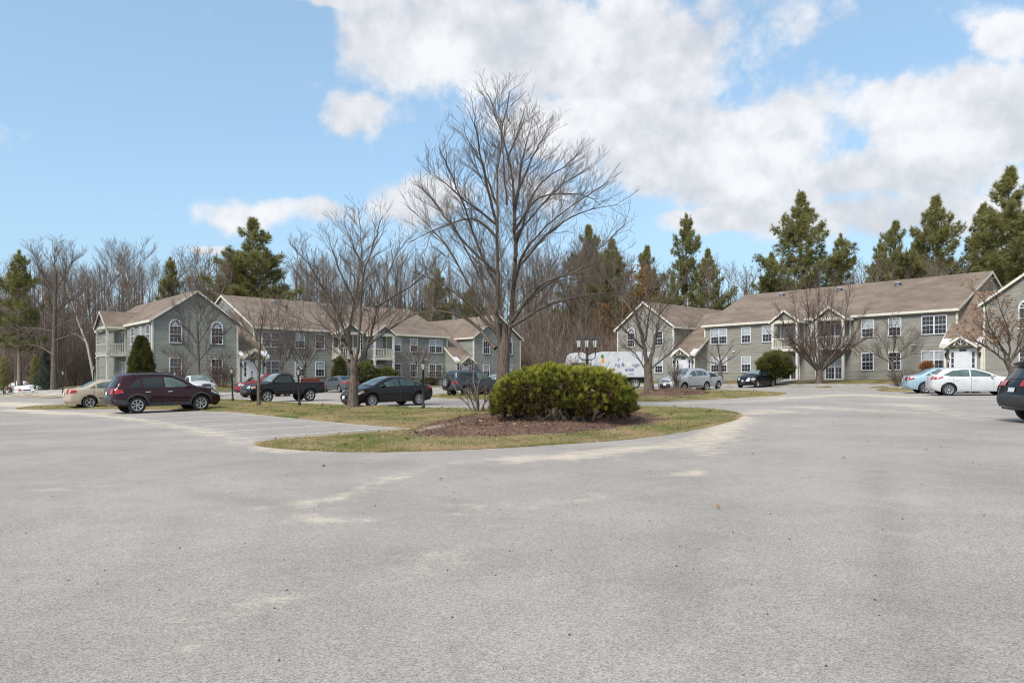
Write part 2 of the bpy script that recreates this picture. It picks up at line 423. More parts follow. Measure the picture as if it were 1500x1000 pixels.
MT['island'] = turf_mat('island turf', (.16, .165, .05), (.36, .27, .145), .0)
MT['forestfloor'] = turf_mat('leaf litter', (.12, .085, .055), (.17, .12, .075), 0)
MT['bark'] = bark_mat('grey brown bark', (.05, .04, .033), (.19, .155, .125), 3.5)
MT['twig'] = plain('grey brown twigs', (.135, .112, .094), .9, var=.3, scale=2, spec=.15)
MT['twig_red'] = plain('reddish twigs', (.125, .09, .075), .9, var=.25, scale=2, spec=.15)
MT['twig_far'] = plain('brown wood twigs', (.19, .148, .12), .9, var=.35, scale=.4, spec=.1)
MT['bark_far'] = bark_mat('forest bark', (.10, .08, .065), (.28, .235, .19), 2)
MT['birch'] = bark_mat('pale birch bark', (.22, .19, .16), (.5, .46, .40), 2)
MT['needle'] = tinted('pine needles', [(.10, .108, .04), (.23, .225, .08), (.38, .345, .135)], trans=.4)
MT['needle_blue'] = tinted('spruce needles', [(.02, .036, .026), (.045, .07, .05), (.075, .1, .075)])
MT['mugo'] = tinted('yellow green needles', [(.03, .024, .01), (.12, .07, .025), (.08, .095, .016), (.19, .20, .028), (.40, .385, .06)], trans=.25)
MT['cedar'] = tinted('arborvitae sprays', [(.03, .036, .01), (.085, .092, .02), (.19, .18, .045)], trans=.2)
MT['grass'] = tinted('grass blades', [(.48, .37, .20), (.37, .295, .14), (.19, .23, .06), (.13, .21, .045)], trans=.3)
MT['leaf_dead'] = tinted('dead leaves', [(.16, .09, .05), (.28, .17, .09), (.38, .26, .16)], trans=.2)
MT['oak_leaf'] = tinted('clinging oak leaves', [(.2, .09, .035), (.36, .17, .065), (.45, .25, .12)], trans=.35)
MT['tyre'] = plain('tyre rubber', (.018, .018, .018), .8, var=.2)
MT['rim'] = plain('alloy rim', (.55, .55, .56), .3, metal=.8, var=.05)
MT['rim_dark'] = plain('wheel shadow disc', (.02, .02, .022), .6, var=0)
MT['carglass'] = plain('tinted car glass', (.02, .028, .03), .04, var=0, spec=.45)
MT['carglass_mid'] = plain('clear car glass', (.075, .11, .105), .05, var=.5, scale=1.4, spec=.5)
MT['carglass_light'] = plain('windscreen glass', (.15, .19, .19), .06, var=.45, scale=1.6, spec=.6)
MT['plastic'] = plain('dark grey plastic', (.035, .036, .039), .6, var=.15)
MT['red_lens'] = plain('red lamp lens', (.33, .01, .012), .15, coat=.5, var=.2, scale=8)
MT['clear_lens'] = plain('clear lamp lens', (.45, .46, .48), .1, metal=.3, var=.25, scale=9)
MT['amber'] = plain('amber lens', (.65, .22, .03), .2, var=.1)
MT['chrome'] = plain('chrome', (.6, .6, .62), .15, metal=1, var=0)
MT['plate'] = plain('number plate', (.55, .56, .58), .5, var=.1, scale=20)
MT['lampglass'] = plain('frosted lantern glass', (.5, .52, .5), .25, var=.15)
MT['wrap'] = plain('white plastic wrap', (.6, .61, .64), .4, var=.08, scale=2)
MT['ink'] = plain('dark blue lettering', (.03, .035, .16), .5, var=0)
MT['green_print'] = plain('green print', (.02, .2, .07), .5, var=0)
MT['orange_print'] = plain('orange print', (.6, .25, .03), .5, var=0)
MT['red_print'] = plain('red print', (.5, .04, .08), .5, var=0)
MT['redbox'] = plain('rust red boards', (.2, .055, .035), .7, var=.25, scale=4)

# ------------------------------------------------------------------ terrain
BL_ANG, BR_ANG = R(41.84), R(-48.16)
BL_O, BR_O = (-32.7, 68.2), (12.25, 87.3)
BL_Z, BR_Z = CAMZ + .03, CAMZ + .45          # grade at the two buildings
BW, BG, BLEN, BDEP, BPRO = 7.9, 2.5, 24.6, 17.0, 2.1   # wing width, gap, main length, depth, wing projection
def loc2w(o, ang, x, y):
    c, s = math.cos(ang), math.sin(ang)
    return o[0] + c * x - s * y, o[1] + s * x + c * y
def w2loc(o, ang, X, Y):
    c, s = math.cos(ang), math.sin(ang); dx, dy = X - o[0], Y - o[1]
    return c * dx + s * dy, -s * dx + c * dy
def LB(x, y): return loc2w(BL_O, BL_ANG, x, y)
def RB(x, y): return loc2w(BR_O, BR_ANG, x, y)
def sstep(t):
    t = max(0.0, min(1.0, t)); return t * t * (3 - 2 * t)
def T(x, y):
    z = .0138 * x + .0151 * y
    for o, a, g, rad in ((BL_O, BL_ANG, BL_Z, 9.0), (BR_O, BR_ANG, BR_Z, 8.0)):
        lx, ly = w2loc(o, a, x, y)
        ex = max(0, -lx, lx - 45.4); ey = max(0, -ly, ly - 20)
        d = math.hypot(ex, ey)
        if d < rad: w = sstep(1 - d / rad); z = z * (1 - w) + g * w
    if y > 96: z += (y - 96) * .05
    return z
def gpx(px, py, lift=0.0):
    """point of the ground seen at a place of the photograph (photo pixels)"""
    q = (px - 750) / FPX; k = (YH - py) / FPX
    lo, hi = 1.0, None; d = 2.0
    while d < 160:
        if CAMZ + k * d < T(q * d, d) + lift: hi = d; break
        lo = d; d += .5
    if hi is None: hi = lo
    for _ in range(24):
        m = (lo + hi) / 2
        if CAMZ + k * m < T(q * m, m) + lift: hi = m
        else: lo = m
    return Vector((q * hi, hi, T(q * hi, hi)))
def at(px, py, d): return Vector(((px - 750) / FPX * d, d, CAMZ + (YH - py) / FPX * d))
def on(px, d):
    x = (px - 750) / FPX * d; return Vector((x, d, T(x, d)))

def poly_dist(P, poly):
    """distance of points P (n,2) to a closed polyline"""
    A = np.asarray(poly, float); B = np.roll(A, -1, 0)
    best = np.full(len(P), 1e9)
    for a, b in zip(A, B):
        ab = b - a; L2 = max(1e-12, ab @ ab)
        t = np.clip(((P - a) @ ab) / L2, 0, 1)
        d = np.hypot(*(P - a - t[:, None] * ab).T); best = np.minimum(best, d)
    return best
def inside(P, poly):
    P = np.asarray(P, float); A = np.asarray(poly, float); B = np.roll(A, -1, 0); r = np.zeros(len(P), bool)
    for a, b in zip(A, B):
        c = (a[1] > P[:, 1]) != (b[1] > P[:, 1])
        with np.errstate(divide='ignore', invalid='ignore'):
            xi = (b[0] - a[0]) * (P[:, 1] - a[1]) / (b[1] - a[1]) + a[0]
        r ^= c & (P[:, 0] < xi)
    return r
def densify(poly, step):
    out = []
    for i, a in enumerate(poly):
        b = poly[(i + 1) % len(poly)]; n = max(1, int(math.dist(a[:2], b[:2]) / step))
        out += [(a[0] + (b[0] - a[0]) * k / n, a[1] + (b[1] - a[1]) * k / n) for k in range(n)]
    return out
def smooth_poly(poly, n=6):
    P = [Vector(p[:2]) for p in poly]; m = len(P); out = []
    for i in range(m):
        p0, p1, p2, p3 = P[i - 1], P[i], P[(i + 1) % m], P[(i + 2) % m]
        for k in range(n):
            t = k / n
            out.append(.5 * ((2 * p1) + (p2 - p0) * t + (2 * p0 - 5 * p1 + 4 * p2 - p3) * t * t + (3 * p1 - p0 - 3 * p2 + p3) * t ** 3))
    return [(p.x, p.y) for p in out]
def cdt(poly, pts):
    vs_ = [Vector(p) for p in poly] + [Vector(p) for p in pts]; n = len(poly)
    r = delaunay_2d_cdt(vs_, [], [list(range(n))], 1, 1e-6)
    return r[0], [tuple(f) for f in r[2]]
def fill(poly, step, margin=.45, jitter=.25):
    A = np.asarray(poly); x0, y0 = A.min(0); x1, y1 = A.max(0)
    gx, gy = np.meshgrid(np.arange(x0, x1, step), np.arange(y0, y1, step))
    P = np.c_[gx.ravel(), gy.ravel()]; P = P + NP.uniform(-jitter, jitter, P.shape) * step
    P = P[inside(P, poly)]
    return P[poly_dist(P, poly) > step * margin] if len(P) else P
def sheet(name, poly, step, zf, mat, skirt=.0, tintf=None):
    """a ground sheet over an outline; zf(x, y, distance to edge)"""
    V2, F = cdt(poly, [tuple(p) for p in fill(poly, step)])
    P = np.array([(v.x, v.y) for v in V2]); d = poly_dist(P, poly)
    V = [(p[0], p[1], zf(p[0], p[1], dd)) for p, dd in zip(P, d)]
    tint = [tintf(p[0], p[1], dd) if tintf else 0.0 for p, dd in zip(P, d)]
    F = [f if (Vector(V2[f[1]]) - Vector(V2[f[0]])).cross(Vector(V2[f[2]]) - Vector(V2[f[0]])) > 0 else f[::-1] for f in F]
    if skirt:
        n = len(poly); b = len(V)
        V += [(V[i][0], V[i][1], V[i][2] - skirt) for i in range(n)]; tint += tint[:n]
        F += [(i, (i + 1) % n, b + (i + 1) % n, b + i) for i in range(n)]
    me = mesh_from(name, V, F, mat, True, tint)
    return tag(obj_me(name, me), kind='structure')

def nz(x, y, s=1.0, o=0.0): return noise.noise(Vector((x * s + o, y * s - o, o)))

def make_ground():
    xs = np.unique(np.r_[np.arange(-400, -90, 30), np.arange(-90, 91, 3.0), np.arange(100, 401, 30)])
    ys = np.unique(np.r_[np.arange(-60, 0, 15), np.arange(0, 160, 3.0), np.arange(160, 500, 35)])
    V = []; tint = []
    for y in ys:
        for x in xs:
            V.append((x, y, T(x, y) - (.05 if y < 95 else 0) + (.25 * nz(x, y, .07) if y > 100 else 0)))
            lx, ly = w2loc(BL_O, BL_ANG, x, y); rx, ry = w2loc(BR_O, BR_ANG, x, y)
            f = sstep((y - 88 - .15 * x) / 10) if x < 5 else sstep((ry - 21) / 4)
            if lx < -14: f = max(f, sstep((-lx - 14) / 5) * sstep((y - 68) / 5))
            tint.append(f * .9)
    nx = len(xs)
    F = [(j * nx + i, j * nx + i + 1, (j + 1) * nx + i + 1, (j + 1) * nx + i) for j in range(len(ys) - 1) for i in range(nx - 1)]
    tag(obj_me('ground', mesh_from('ground', V, F, MT['lawn'], True, tint)), kind='structure')
make_ground()

G2 = lambda pts: [tuple(gpx(*p)[:2]) for p in pts]
# sand trails and tyre marks on the asphalt (polylines in world metres, half width, strength)
SAND = [(G2([(660, 677), (600, 693), (545, 710), (490, 732), (440, 738)]), .26, .5), (G2([(520, 765), (440, 758)]), .3, .65),
        (G2([(300, 930), (345, 905), (385, 870)]), .35, .35), (G2([(1020, 692), (985, 697)]), .25, .7),
        (G2([(1085, 612), (1060, 628), (1040, 642), (1000, 652), (930, 656), (840, 668), (760, 672)]), .7, .8),
        (G2([(1095, 607), (1120, 600), (1150, 604)]), .8, .45), (G2([(1040, 650), (1035, 665)]), .5, .6),
        (G2([(200, 615), (270, 625), (330, 640), (375, 652), (430, 662)]), .6, .6), (G2([(100, 604), (180, 612), (230, 618)]), .5, .55),
        (G2([(20, 600), (90, 606), (160, 606)]), .8, .6), (G2([(0, 590), (60, 595)]), 1.5, .6), (G2([(60, 580), (0, 578)]), 1.2, .5),
        (G2([(1180, 596), (1260, 600), (1340, 604)]), 1.2, .5), (G2([(1240, 590), (1330, 592), (1420, 612)]), 1.0, .42),
        (G2([(1150, 583), (1250, 578), (1330, 582)]), 1.4, .42), (G2([(1440, 610), (1380, 603)]), .9, .5),
        (G2([(690, 745), (790, 740), (870, 725)]), .45, .36), (G2([(380, 745), (420, 742)]), .2, .45),
        (G2([(60, 720), (140, 712)]), .4, .35), (G2([(620, 830), (670, 815)]), .45, .3), (G2([(1310, 545), (1340, 560)]), .4, .3),
        (G2([(400, 588), (520, 592), (640, 596)]), .7, .45), (G2([(940, 590), (1060, 590), (1140, 585)]), .8, .4)]
DARK = [(G2([(1283, 690), (1300, 760), (1315, 830), (1330, 900), (1345, 1000)]), .15, .5), (G2([(150, 870), (235, 825), (260, 760)]), .2, .3),
        (G2([(250, 715), (330, 728), (420, 740)]), .16, .45), (G2([(880, 655), (960, 652), (1040, 645)]), .22, .35),
        (G2([(930, 960), (1000, 860), (1020, 780)]), .15, .25)]
def seg_field(P, lst):
    out = np.zeros(len(P))
    for pl, w, s in lst:
        best = np.full(len(P), 1e9)
        for a, b in zip(pl[:-1], pl[1:]):
            a = np.array(a); b = np.array(b); ab = b - a
            t = np.clip(((P - a) @ ab) / (ab @ ab), 0, 1)
            best = np.minimum(best, np.hypot(*(P - a - t[:, None] * ab).T))
        out = np.maximum(out, s * np.exp(-(best / w) ** 2))
    return out

KL = LB(-3, -6.5)
LOT = [(-110, -15), (75, -15), (75, 30), RB(62, -14), RB(36, -12.5), RB(34, -5.5), RB(-3.2, -5.5), LB(40.4, -6.5), KL, (-40.5, 68.0), (-80, 105), (-110, 110)]
ISLAND = G2([(40, 597), (160, 591.5), (322, 585.5), (440, 592), (625, 598.5), (760, 600), (930, 597), (1000, 598.5), (1060, 602.5), (1085, 610), (1040, 625), (950, 640),
             (850, 649), (700, 658), (560, 662), (450, 660), (375, 650.5), (480, 640), (600, 630.5), (614, 628), (520, 621), (400, 609.5), (322, 602.5), (160, 599), (40, 599.5)])
ISLAND2 = G2([(635, 580), (660, 577), (760, 574), (930, 571), (1040, 572.5), (1120, 574.5), (1150, 577.5), (1100, 582), (1000, 586.5), (934, 588.5), (820, 588), (700, 585), (642, 583)])
PATCH3 = G2([(1283, 571.5), (1300, 568), (1345, 568.5), (1400, 571), (1340, 573.5), (1300, 573.2)])

def ragged(poly, amp=.07, step=.22):
    P = densify(smooth_poly(poly, 3), step); n = len(P); out = []
    for i, p in enumerate(P):
        a, b = P[i - 1], P[(i + 1) % n]; t = Vector((b[0] - a[0], b[1] - a[1])).normalized()
        o = amp * (noise.noise(Vector((p[0] * 1.7, p[1] * 1.7, 5))) + .8 * noise.noise(Vector((p[0] * 6, p[1] * 6, 9))))
        out.append((p[0] - t.y * o, p[1] + t.x * o))
    return out
def make_lot():
    near = (-24, 28, 1.0, 34)
    poly = densify(LOT, 3.0)
    P = fill(poly, 1.6)
    core = (P[:, 0] > near[0]) & (P[:, 0] < near[1]) & (P[:, 1] > near[2]) & (P[:, 1] < near[3])
    gx, gy = np.meshgrid(np.arange(near[0], near[1], .28), np.arange(near[2], near[3], .28))
    Q = np.c_[gx.ravel(), gy.ravel()] + NP.uniform(-.06, .06, (gx.size, 2))
    Q = Q[np.abs(Q[:, 0]) < Q[:, 1] * .75 + 2.5]
    gx, gy = np.meshgrid(np.arange(-50, 40, .8), np.arange(34, 64, .8))
    Q2 = np.c_[gx.ravel(), gy.ravel()]; Q2 = Q2[inside(Q2, poly)]; Q2 = Q2[poly_dist(Q2, poly) > .8]
    far = P[:, 1] > 64; rest = (P[:, 1] < 34) & ~core
    pts = np.r_[P[far | rest], Q, Q2]
    V2, F = cdt(poly, [tuple(p) for p in pts])
    A = np.array([(v.x, v.y) for v in V2])
    s = seg_field(A, SAND) * (1 + .45 * np.clip((A[:, 1] - 22) / 18, 0, 1))
    for isl, w, st in ((ISLAND, .22, .62), (ISLAND2, .4, .6), (poly, .5, .6)):
        s = np.maximum(s, st * np.exp(-(poly_dist(A, isl) / w) ** 2))
    s = s + np.array([.2 * nz(x, y, .25, 3) + .1 * nz(x, y, .9, 9) for x, y in A]) + .12
    s += np.clip((A[:, 1] - 22) / 26, 0, 1) * .2
    dk = seg_field(A, DARK)
    V = [(x, y, T(x, y) + .004) for x, y in A]
    F = [f if (Vector(V2[f[1]]) - Vector(V2[f[0]])).cross(Vector(V2[f[2]]) - Vector(V2[f[0]])) > 0 else f[::-1] for f in F]
    me = mesh_from('parking_lot', V, F, MT['asphalt'], True, s)
    a = me.attributes.new('dark', 'FLOAT', 'POINT'); a.data.foreach_set('value', dk.astype(np.float32))
    tag(obj_me('parking_lot', me), kind='structure')
make_lot()

def isl_z(h): return lambda x, y, d: T(x, y) + .02 + h * sstep(d / .5) + .035 * nz(x, y, .9) * sstep(d)
MOUND = G2([(588, 641), (640, 619), (700, 612), (800, 607), (930, 606), (972, 614), (978, 621), (940, 629), (850, 640), (760, 645), (690, 646), (620, 645)])
MOUND2 = G2([(930, 579), (960, 575), (1000, 574), (1035, 575), (1042, 578), (1010, 581.5), (960, 582.5), (930, 582)])
ISL_R = ragged(ISLAND); ISL2_R = ragged(ISLAND2, .1, .4)
sheet('island_lawn', ISL_R, .45, isl_z(.07), MT['island'], .1, lambda x, y, d: .25 * math.exp(-(d / .3) ** 2) + max(0, .5 * nz(x, y, .5, 4)))
sheet('second_island_lawn', ISL2_R, .7, isl_z(.07), MT['island'], .1)
sheet('grass_patch', smooth_poly(PATCH3, 3), .9, isl_z(.05), MT['island'], .1)
def mnd_z(h, w): return lambda x, y, d: T(x, y) + .075 + h * sstep(d / w) + .04 * nz(x, y, 1.6) * sstep(d / .6) + .012 * nz(x, y, 7)
MZ1, MZ2 = mnd_z(.17, 1.5), mnd_z(.3, 1.8)
sp_ = gpx(633, 633)
sheet('mulch_bed', smooth_poly(MOUND, 4), .2, MZ1, MT['mulch'], .12, lambda x, y, d: max(.85 * math.exp(-(math.hypot((x - sp_.x) / .45, (y - sp_.y) / .8)) ** 2), .42 * math.exp(-((d - .12) / .14) ** 2)))
sheet('second_mulch_bed', smooth_poly(MOUND2, 4), .4, MZ2, MT['mulch'], .12)
MPOLY, MPOLY2 = smooth_poly(MOUND, 4), smooth_poly(MOUND2, 4)
def TM(x, y):
    """ground height including mulch mounds and the island"""
    P = np.array([(x, y)])
    if inside(P, MPOLY)[0]: return MZ1(x, y, poly_dist(P, MPOLY)[0])
    if inside(P, MPOLY2)[0]: return MZ2(x, y, poly_dist(P, MPOLY2)[0])
    if inside(P, ISLAND)[0] or inside(P, ISLAND2)[0]: return T(x, y) + .085
    return T(x, y)

def kerb(name, pts, w=.16, h=.13, mat='kerb', base=-.05):
    mb = MB(); pts = [Vector((p[0], p[1], 0)) for p in pts]; fine = []
    for a, b in zip(pts[:-1], pts[1:]):
        n = max(1, int((b - a).length / 2.5)); fine += [a + (b - a) * k / n for k in range(n)]
    fine.append(pts[-1]); rows = []
    for i, p in enumerate(fine):
        d = (fine[min(i + 1, len(fine) - 1)] - fine[max(i - 1, 0)]).normalized(); s = Vector((-d.y, d.x, 0)) * w / 2
        z = T(p.x, p.y)
        rows.append([Vector((p.x - s.x, p.y - s.y, z + base)), Vector((p.x - s.x, p.y - s.y, z + h)), Vector((p.x + s.x, p.y + s.y, z + h)), Vector((p.x + s.x, p.y + s.y, z + base))])
    V = [v for r in rows for v in r]
    F = [(4 * i + j, 4 * i + j + 1, 4 * i + j + 5, 4 * i + j + 4) for i in range(len(rows) - 1) for j in range(3)]
    F += [(0, 3, 2, 1), tuple(4 * (len(rows) - 1) + j for j in range(4))]
    mb.add(V, F); return tag(mb.build(name, MT[mat]), kind='structure')
kerb('kerb', [RB(36, -12.5), RB(34, -5.6), RB(-3.2, -5.6)])
kerb('kerb', [LB(40.4, -6.4), LB(-3, -6.4)])
kerb('sidewalk', [(KL[0] - .3, KL[1] + .9), (-40.5, 69.2), (-80, 106.2)], 1.9, .14, 'concrete', -.2)
kerb('footpath', [RB(22, -5.3), RB(22.6, 1.5)], 1.2, .03, 'concrete')
kerb('footpath', [RB(36.2, -5), RB(36.2, -.4)], 1.5, .03, 'concrete')
kerb('footpath', [LB(9.3, -6.2), LB(9.3, -.4)], 1.4, .03, 'concrete')
kerb('footpath', [LB(36.2, -6.2), LB(36.2, -.4)], 1.4, .03, 'concrete')

# stall lines beside the maroon car, running along its heading
def stall_lines():
    u = Vector((math.cos(BL_ANG), math.sin(BL_ANG), 0)); v = Vector((-u.y, u.x, 0))
    a0 = gpx(330, 604); isl = np.array(ISLAND)
    for k in range(6):
        p = a0 - v * (2.75 * k + .35)
        q = p.copy()
        for _ in range(60):      # push forward until the island edge
            if inside(np.array([(q.x, q.y)]), ISLAND)[0]: break
            q += u * .15
        q -= u * .4; s = q - u * 4.6
        mb = MB(); n = 10
        for i in range(n):
            a = s + (q - s) * i / n; b = s + (q - s) * (i + 1) / n; w = v * .05
            P = [a - w, b - w, b + w, a + w]
            mb.add([(p_.x, p_.y, T(p_.x, p_.y) + .0075) for p_ in P], [(0, 1, 2, 3)])
        tag(mb.build('stall_line', MT['line']), kind='structure')
stall_lines()

# ------------------------------------------------------------------ apartment buildings
EAVE, RISE_W, RISE_M = 5.85, 2.8, 3.8
FLOORS = ((.85, 2.33), (3.85, 5.33))           # sill and head of the two window rows

def win_meshes():
    W = {}
    for nm, w, h, leaves in (('single', .95, 1.48, 1), ('double', 1.85, 1.48, 2), ('arch', 1.0, 1.48, 1), ('door', 1.75, 2.1, 2), ('slim', .6, 1.48, 1)):
        c = MB(); t = .085
        c.box((-w / 2 - t, -.09, -t), (w / 2 + t, .0, 0)); c.box((-w / 2 - t, -.06, h), (w / 2 + t, 0, h + t))
        c.box((-w / 2 - t, -.06, 0), (-w / 2, 0, h)); c.box((w / 2, -.06, 0), (w / 2 + t, 0, h))
        if leaves == 2: c.box((-.06, -.055, 0), (.06, 0, h))
        g = MB(); lw = (w - (.12 if leaves == 2 else 0)) / leaves
        for l in range(leaves):
            x0 = -w / 2 + l * (lw + .12)
            if nm != 'door': g.box((x0, -.045, h / 2 - .03), (x0 + lw, -.004, h / 2 + .03))
            nx = 3
            for i in range(1, nx): g.box((x0 + lw * i / nx - .007, -.03, 0), (x0 + lw * i / nx + .007, -.006, h))
            for i in ((1, 3) if nm != 'door' else (1, 2, 3)):
                z = h * i / 4; g.box((x0, -.028, z - .007), (x0 + lw, -.008, z + .007))
        p = MB(); p.add([(-w / 2, -.012, 0), (w / 2, -.012, 0), (w / 2, -.012, h), (-w / 2, -.012, h)], [(0, 1, 2, 3)])
        if nm == 'arch':
            r = w / 2 + t; n = 14; zc = h + t
            ring = [(math.cos(math.pi * i / n), math.sin(math.pi * i / n)) for i in range(n + 1)]
            for i in range(n):
                (a, b), (a2, b2) = ring[i], ring[i + 1]
                c.prism([(a * r, -.06, zc + b * r), (a2 * r, -.06, zc + b2 * r), (a2 * (r - .12), -.06, zc + b2 * (r - .12)), (a * (r - .12), -.06, zc + b * (r - .12))], (0, .06, 0))
            for a in (30, 60, 90, 120, 150):
                ca, sa = math.cos(R(a)), math.sin(R(a)); g.bar((ca * .12, -.03, zc + sa * .12), (ca * (r - .1), -.03, zc + sa * (r - .1)), .05, .03, (0, 1, 0))
            for i in range(n):
                (a, b), (a2, b2) = ring[i], ring[i + 1]
                g.prism([(a * .17, -.035, zc + b * .17), (a2 * .17, -.035, zc + b2 * .17), (a2 * .1, -.035, zc + b2 * .1), (a * .1, -.035, zc + b * .1)], (0, .025, 0))
            p.add([(x * (r - .1), -.012, zc + z * (r - .1)) for x, z in ring], [tuple(range(n, -1, -1))])
        bl = MB(); bl.add([(-w / 2 + .03, -.016, h * .5), (w / 2 - .03, -.016, h * .5), (w / 2 - .03, -.016, h - .02), (-w / 2 + .03, -.016, h - .02)], [(0, 1, 2, 3)])
        W[nm] = (c.mesh('window', MT['white']), p.mesh('pane', MT['glass']), g.mesh('muntin', MT['white']), bl.mesh('blind', MT['blind']))
    return W
WIN = win_meshes()
WRNG = random.Random(5)
def window(root, x, y, z, kind, rz=0):
    c, p, g, b = WIN[kind]
    o = obj_me('window' if kind != 'door' else 'patio_door', c, root, (x, y, z), rz)
    obj_me('pane', p, o); obj_me('muntin', g, o)
    if WRNG.random() < .5 and kind != 'arch': obj_me('blind', b, o)
    return o

def gable_roof(root, name, x0, x1, ridge_axis, a0, a1, z, rise, over=.3, rake=.28, trim=True, th=.14, rake_ends=(1, 1)):
    """gable roof in building coordinates. ridge along 'y' (spanning a0..a1) between eaves at x0,x1, or along 'x'."""
    h = (x1 - x0) / 2; s = rise / h; e0, e1 = a0 - rake * rake_ends[0], a1 + rake * rake_ends[1]
    def P(c, a, zz): return (c, a, zz) if ridge_axis == 'y' else (a, c, zz)
    mid = (x0 + x1) / 2; ze = z - over * s + .05; zr = z + rise + .05
    mb = MB()
    for sgn, xe in ((-1, x0 - over), (1, x1 + over)):
        mb.add([P(xe, e0, ze), P(mid, e0, zr), P(mid, e1, zr), P(xe, e1, ze), P(xe, e0, ze + th), P(mid, e0, zr + th), P(mid, e1, zr + th), P(xe, e1, ze + th)],
               [(0, 1, 2, 3), (4, 7, 6, 5), (0, 3, 7, 4), (0, 4, 5, 1), (3, 2, 6, 7), (1, 5, 6, 2)])
    ro = mb.build(name, MT['shingle'], root)
    if trim:
        tb = MB()
        for xe, d in ((x0 - over, 1), (x1 + over, -1)):
            # fascia and frieze along the eaves
            a, b = sorted((xe - .02 * d, xe + .03 * d)); q0, q1 = P(a, e0, ze - .09), P(b, e1, ze + th - .02)
            tb.box(tuple(map(min, q0, q1)), tuple(map(max, q0, q1)))
            w = x0 if d == 1 else x1
            a, b = sorted((w - .035 * d, w)); q0, q1 = P(a, a0 + .02, z - .26), P(b, a1 - .02, z - .12)
            tb.box(tuple(map(min, q0, q1)), tuple(map(max, q0, q1)))
            a, b = sorted((xe + .03 * d, w - .036 * d)); q0, q1 = P(a, e0 + .03, ze - .10), P(b, e1 - .03, ze - .07)
            tb.box(tuple(map(min, q0, q1)), tuple(map(max, q0, q1)))
            for end, en in ((e0, -1), (e1, 1)):
                y0_, y1_ = sorted((end - .03 * en, end + .025 * en))
                poly = [P(xe - .02 * d, y0_, ze - .1), P(mid, y0_, zr - .11), P(mid, y0_, zr + th - .015), P(xe - .02 * d, y0_, ze + th - .015)]
                tb.prism(poly, Vector(P(0, y1_, 0)) - Vector(P(0, y0_, 0)))
        tb.build('fascia', MT['trim'], ro)
    return ro

def column(root, x, y, z0, z1, w=.2):
    mb = MB(); mb.box((-w / 2, -w / 2, 0), (w / 2, w / 2, z1 - z0)); mb.box((-w / 2 - .04, -w / 2 - .04, 0), (w / 2 + .04, w / 2 + .04, .18)); mb.box((-w / 2 - .04, -w / 2 - .04, z1 - z0 - .16), (w / 2 + .04, w / 2 + .04, z1 - z0 - .003))
    return mb.build('column', MT['trim'], root, loc=(x, y, z0))

def rail(root, a, b, z, solid=False):
    mb = MB(); a = Vector(a); b = Vector(b); d = b - a; L_ = d.length
    mb.bar(a + Vector((0, 0, .95 + z)), b + Vector((0, 0, .95 + z)), .09, .08); mb.bar(a + Vector((0, 0, .12 + z)), b + Vector((0, 0, .12 + z)), .06, .08)
    n = max(3, int(L_ / .2))
    for i in range(1, n):
        p = a + d * i / n; mb.bar(p + Vector((0, 0, .15 + z)), p + Vector((0, 0, .92 + z)), .1, .035, (d.x, d.y, 0))
    return mb.build('railing', MT['trim'], root)

def balcony(parent, cx, wall_y, width, depth, z=0.0, rz=0, doors=True):
    """two storey porch with gable roof, built in the frame of its own Empty"""
    root = empty('balcony', (cx, wall_y, 0), rz, parent)
    w = width / 2
    fl = MB(); fl.box((-w - .08, -depth - .08, 2.72), (w + .08, -.01, 2.98)); fl.build('balcony_floor', MT['trim'], root)
    ce = MB(); ce.box((-w - .05, -depth - .05, 5.42), (w + .05, -.02, 5.7)); ce.build('beam', MT['trim'], root)
    for x in (-w + .02, w - .02): column(root, x, -depth + .02, -.5, 2.72); column(root, x, -depth + .02, 2.98, 5.42)
    for x in (-w + .02, w - .02): column(root, x, -.1, 2.98, 5.42, .12)
    rail(root, (-w + .1, -depth + .04, 0), (w - .1, -depth + .04, 0), 2.98)
    for x in (-w + .04, w - .04): rail(root, (x, -depth + .1, 0), (x, -.1, 0), 2.98)
    gb = MB(); gb.prism([(-w, -depth, 5.7), (w, -depth, 5.7), (0, -depth, 5.7 + w * .74)], (0, .12, 0)); gb.build('gable', MT['siding'], root)
    # little gable roof running back into the main slope
    back = 3.2
    mb = MB(); e = w + .28; s = .74; z0 = 5.72 - .28 * s; zr = 5.72 + w * s; th = .1
    for sg in (-1, 1):
        mb.add([(sg * e, -depth - .25, z0), (0, -depth - .25, zr), (0, back, zr), (sg * e, back, z0), (sg * e, -depth - .25, z0 + th), (0, -depth - .25, zr + th), (0, back, zr + th), (sg * e, back, z0 + th)],
               [(0, 1, 2, 3), (4, 7, 6, 5), (0, 3, 7, 4), (0, 4, 5, 1), (3, 2, 6, 7)])
    ro = mb.build('porch_roof', MT['shingle'], root)
    tb = MB()
    for sg in (-1, 1):
        tb.prism([(sg * (e + .02), -depth - .28, z0 - .12), (0, -depth - .28, zr - .14), (0, -depth - .28, zr + th - .01), (sg * (e + .02), -depth - .28, z0 + th - .01)], (0, .045, 0))
        a, b = sorted((sg * (e - .02), sg * (e + .025))); tb.box((a, -depth - .2, z0 - .12), (b, -.03, z0 + th - .01))
    tb.build('rake_board', MT['trim'], ro)
    return root

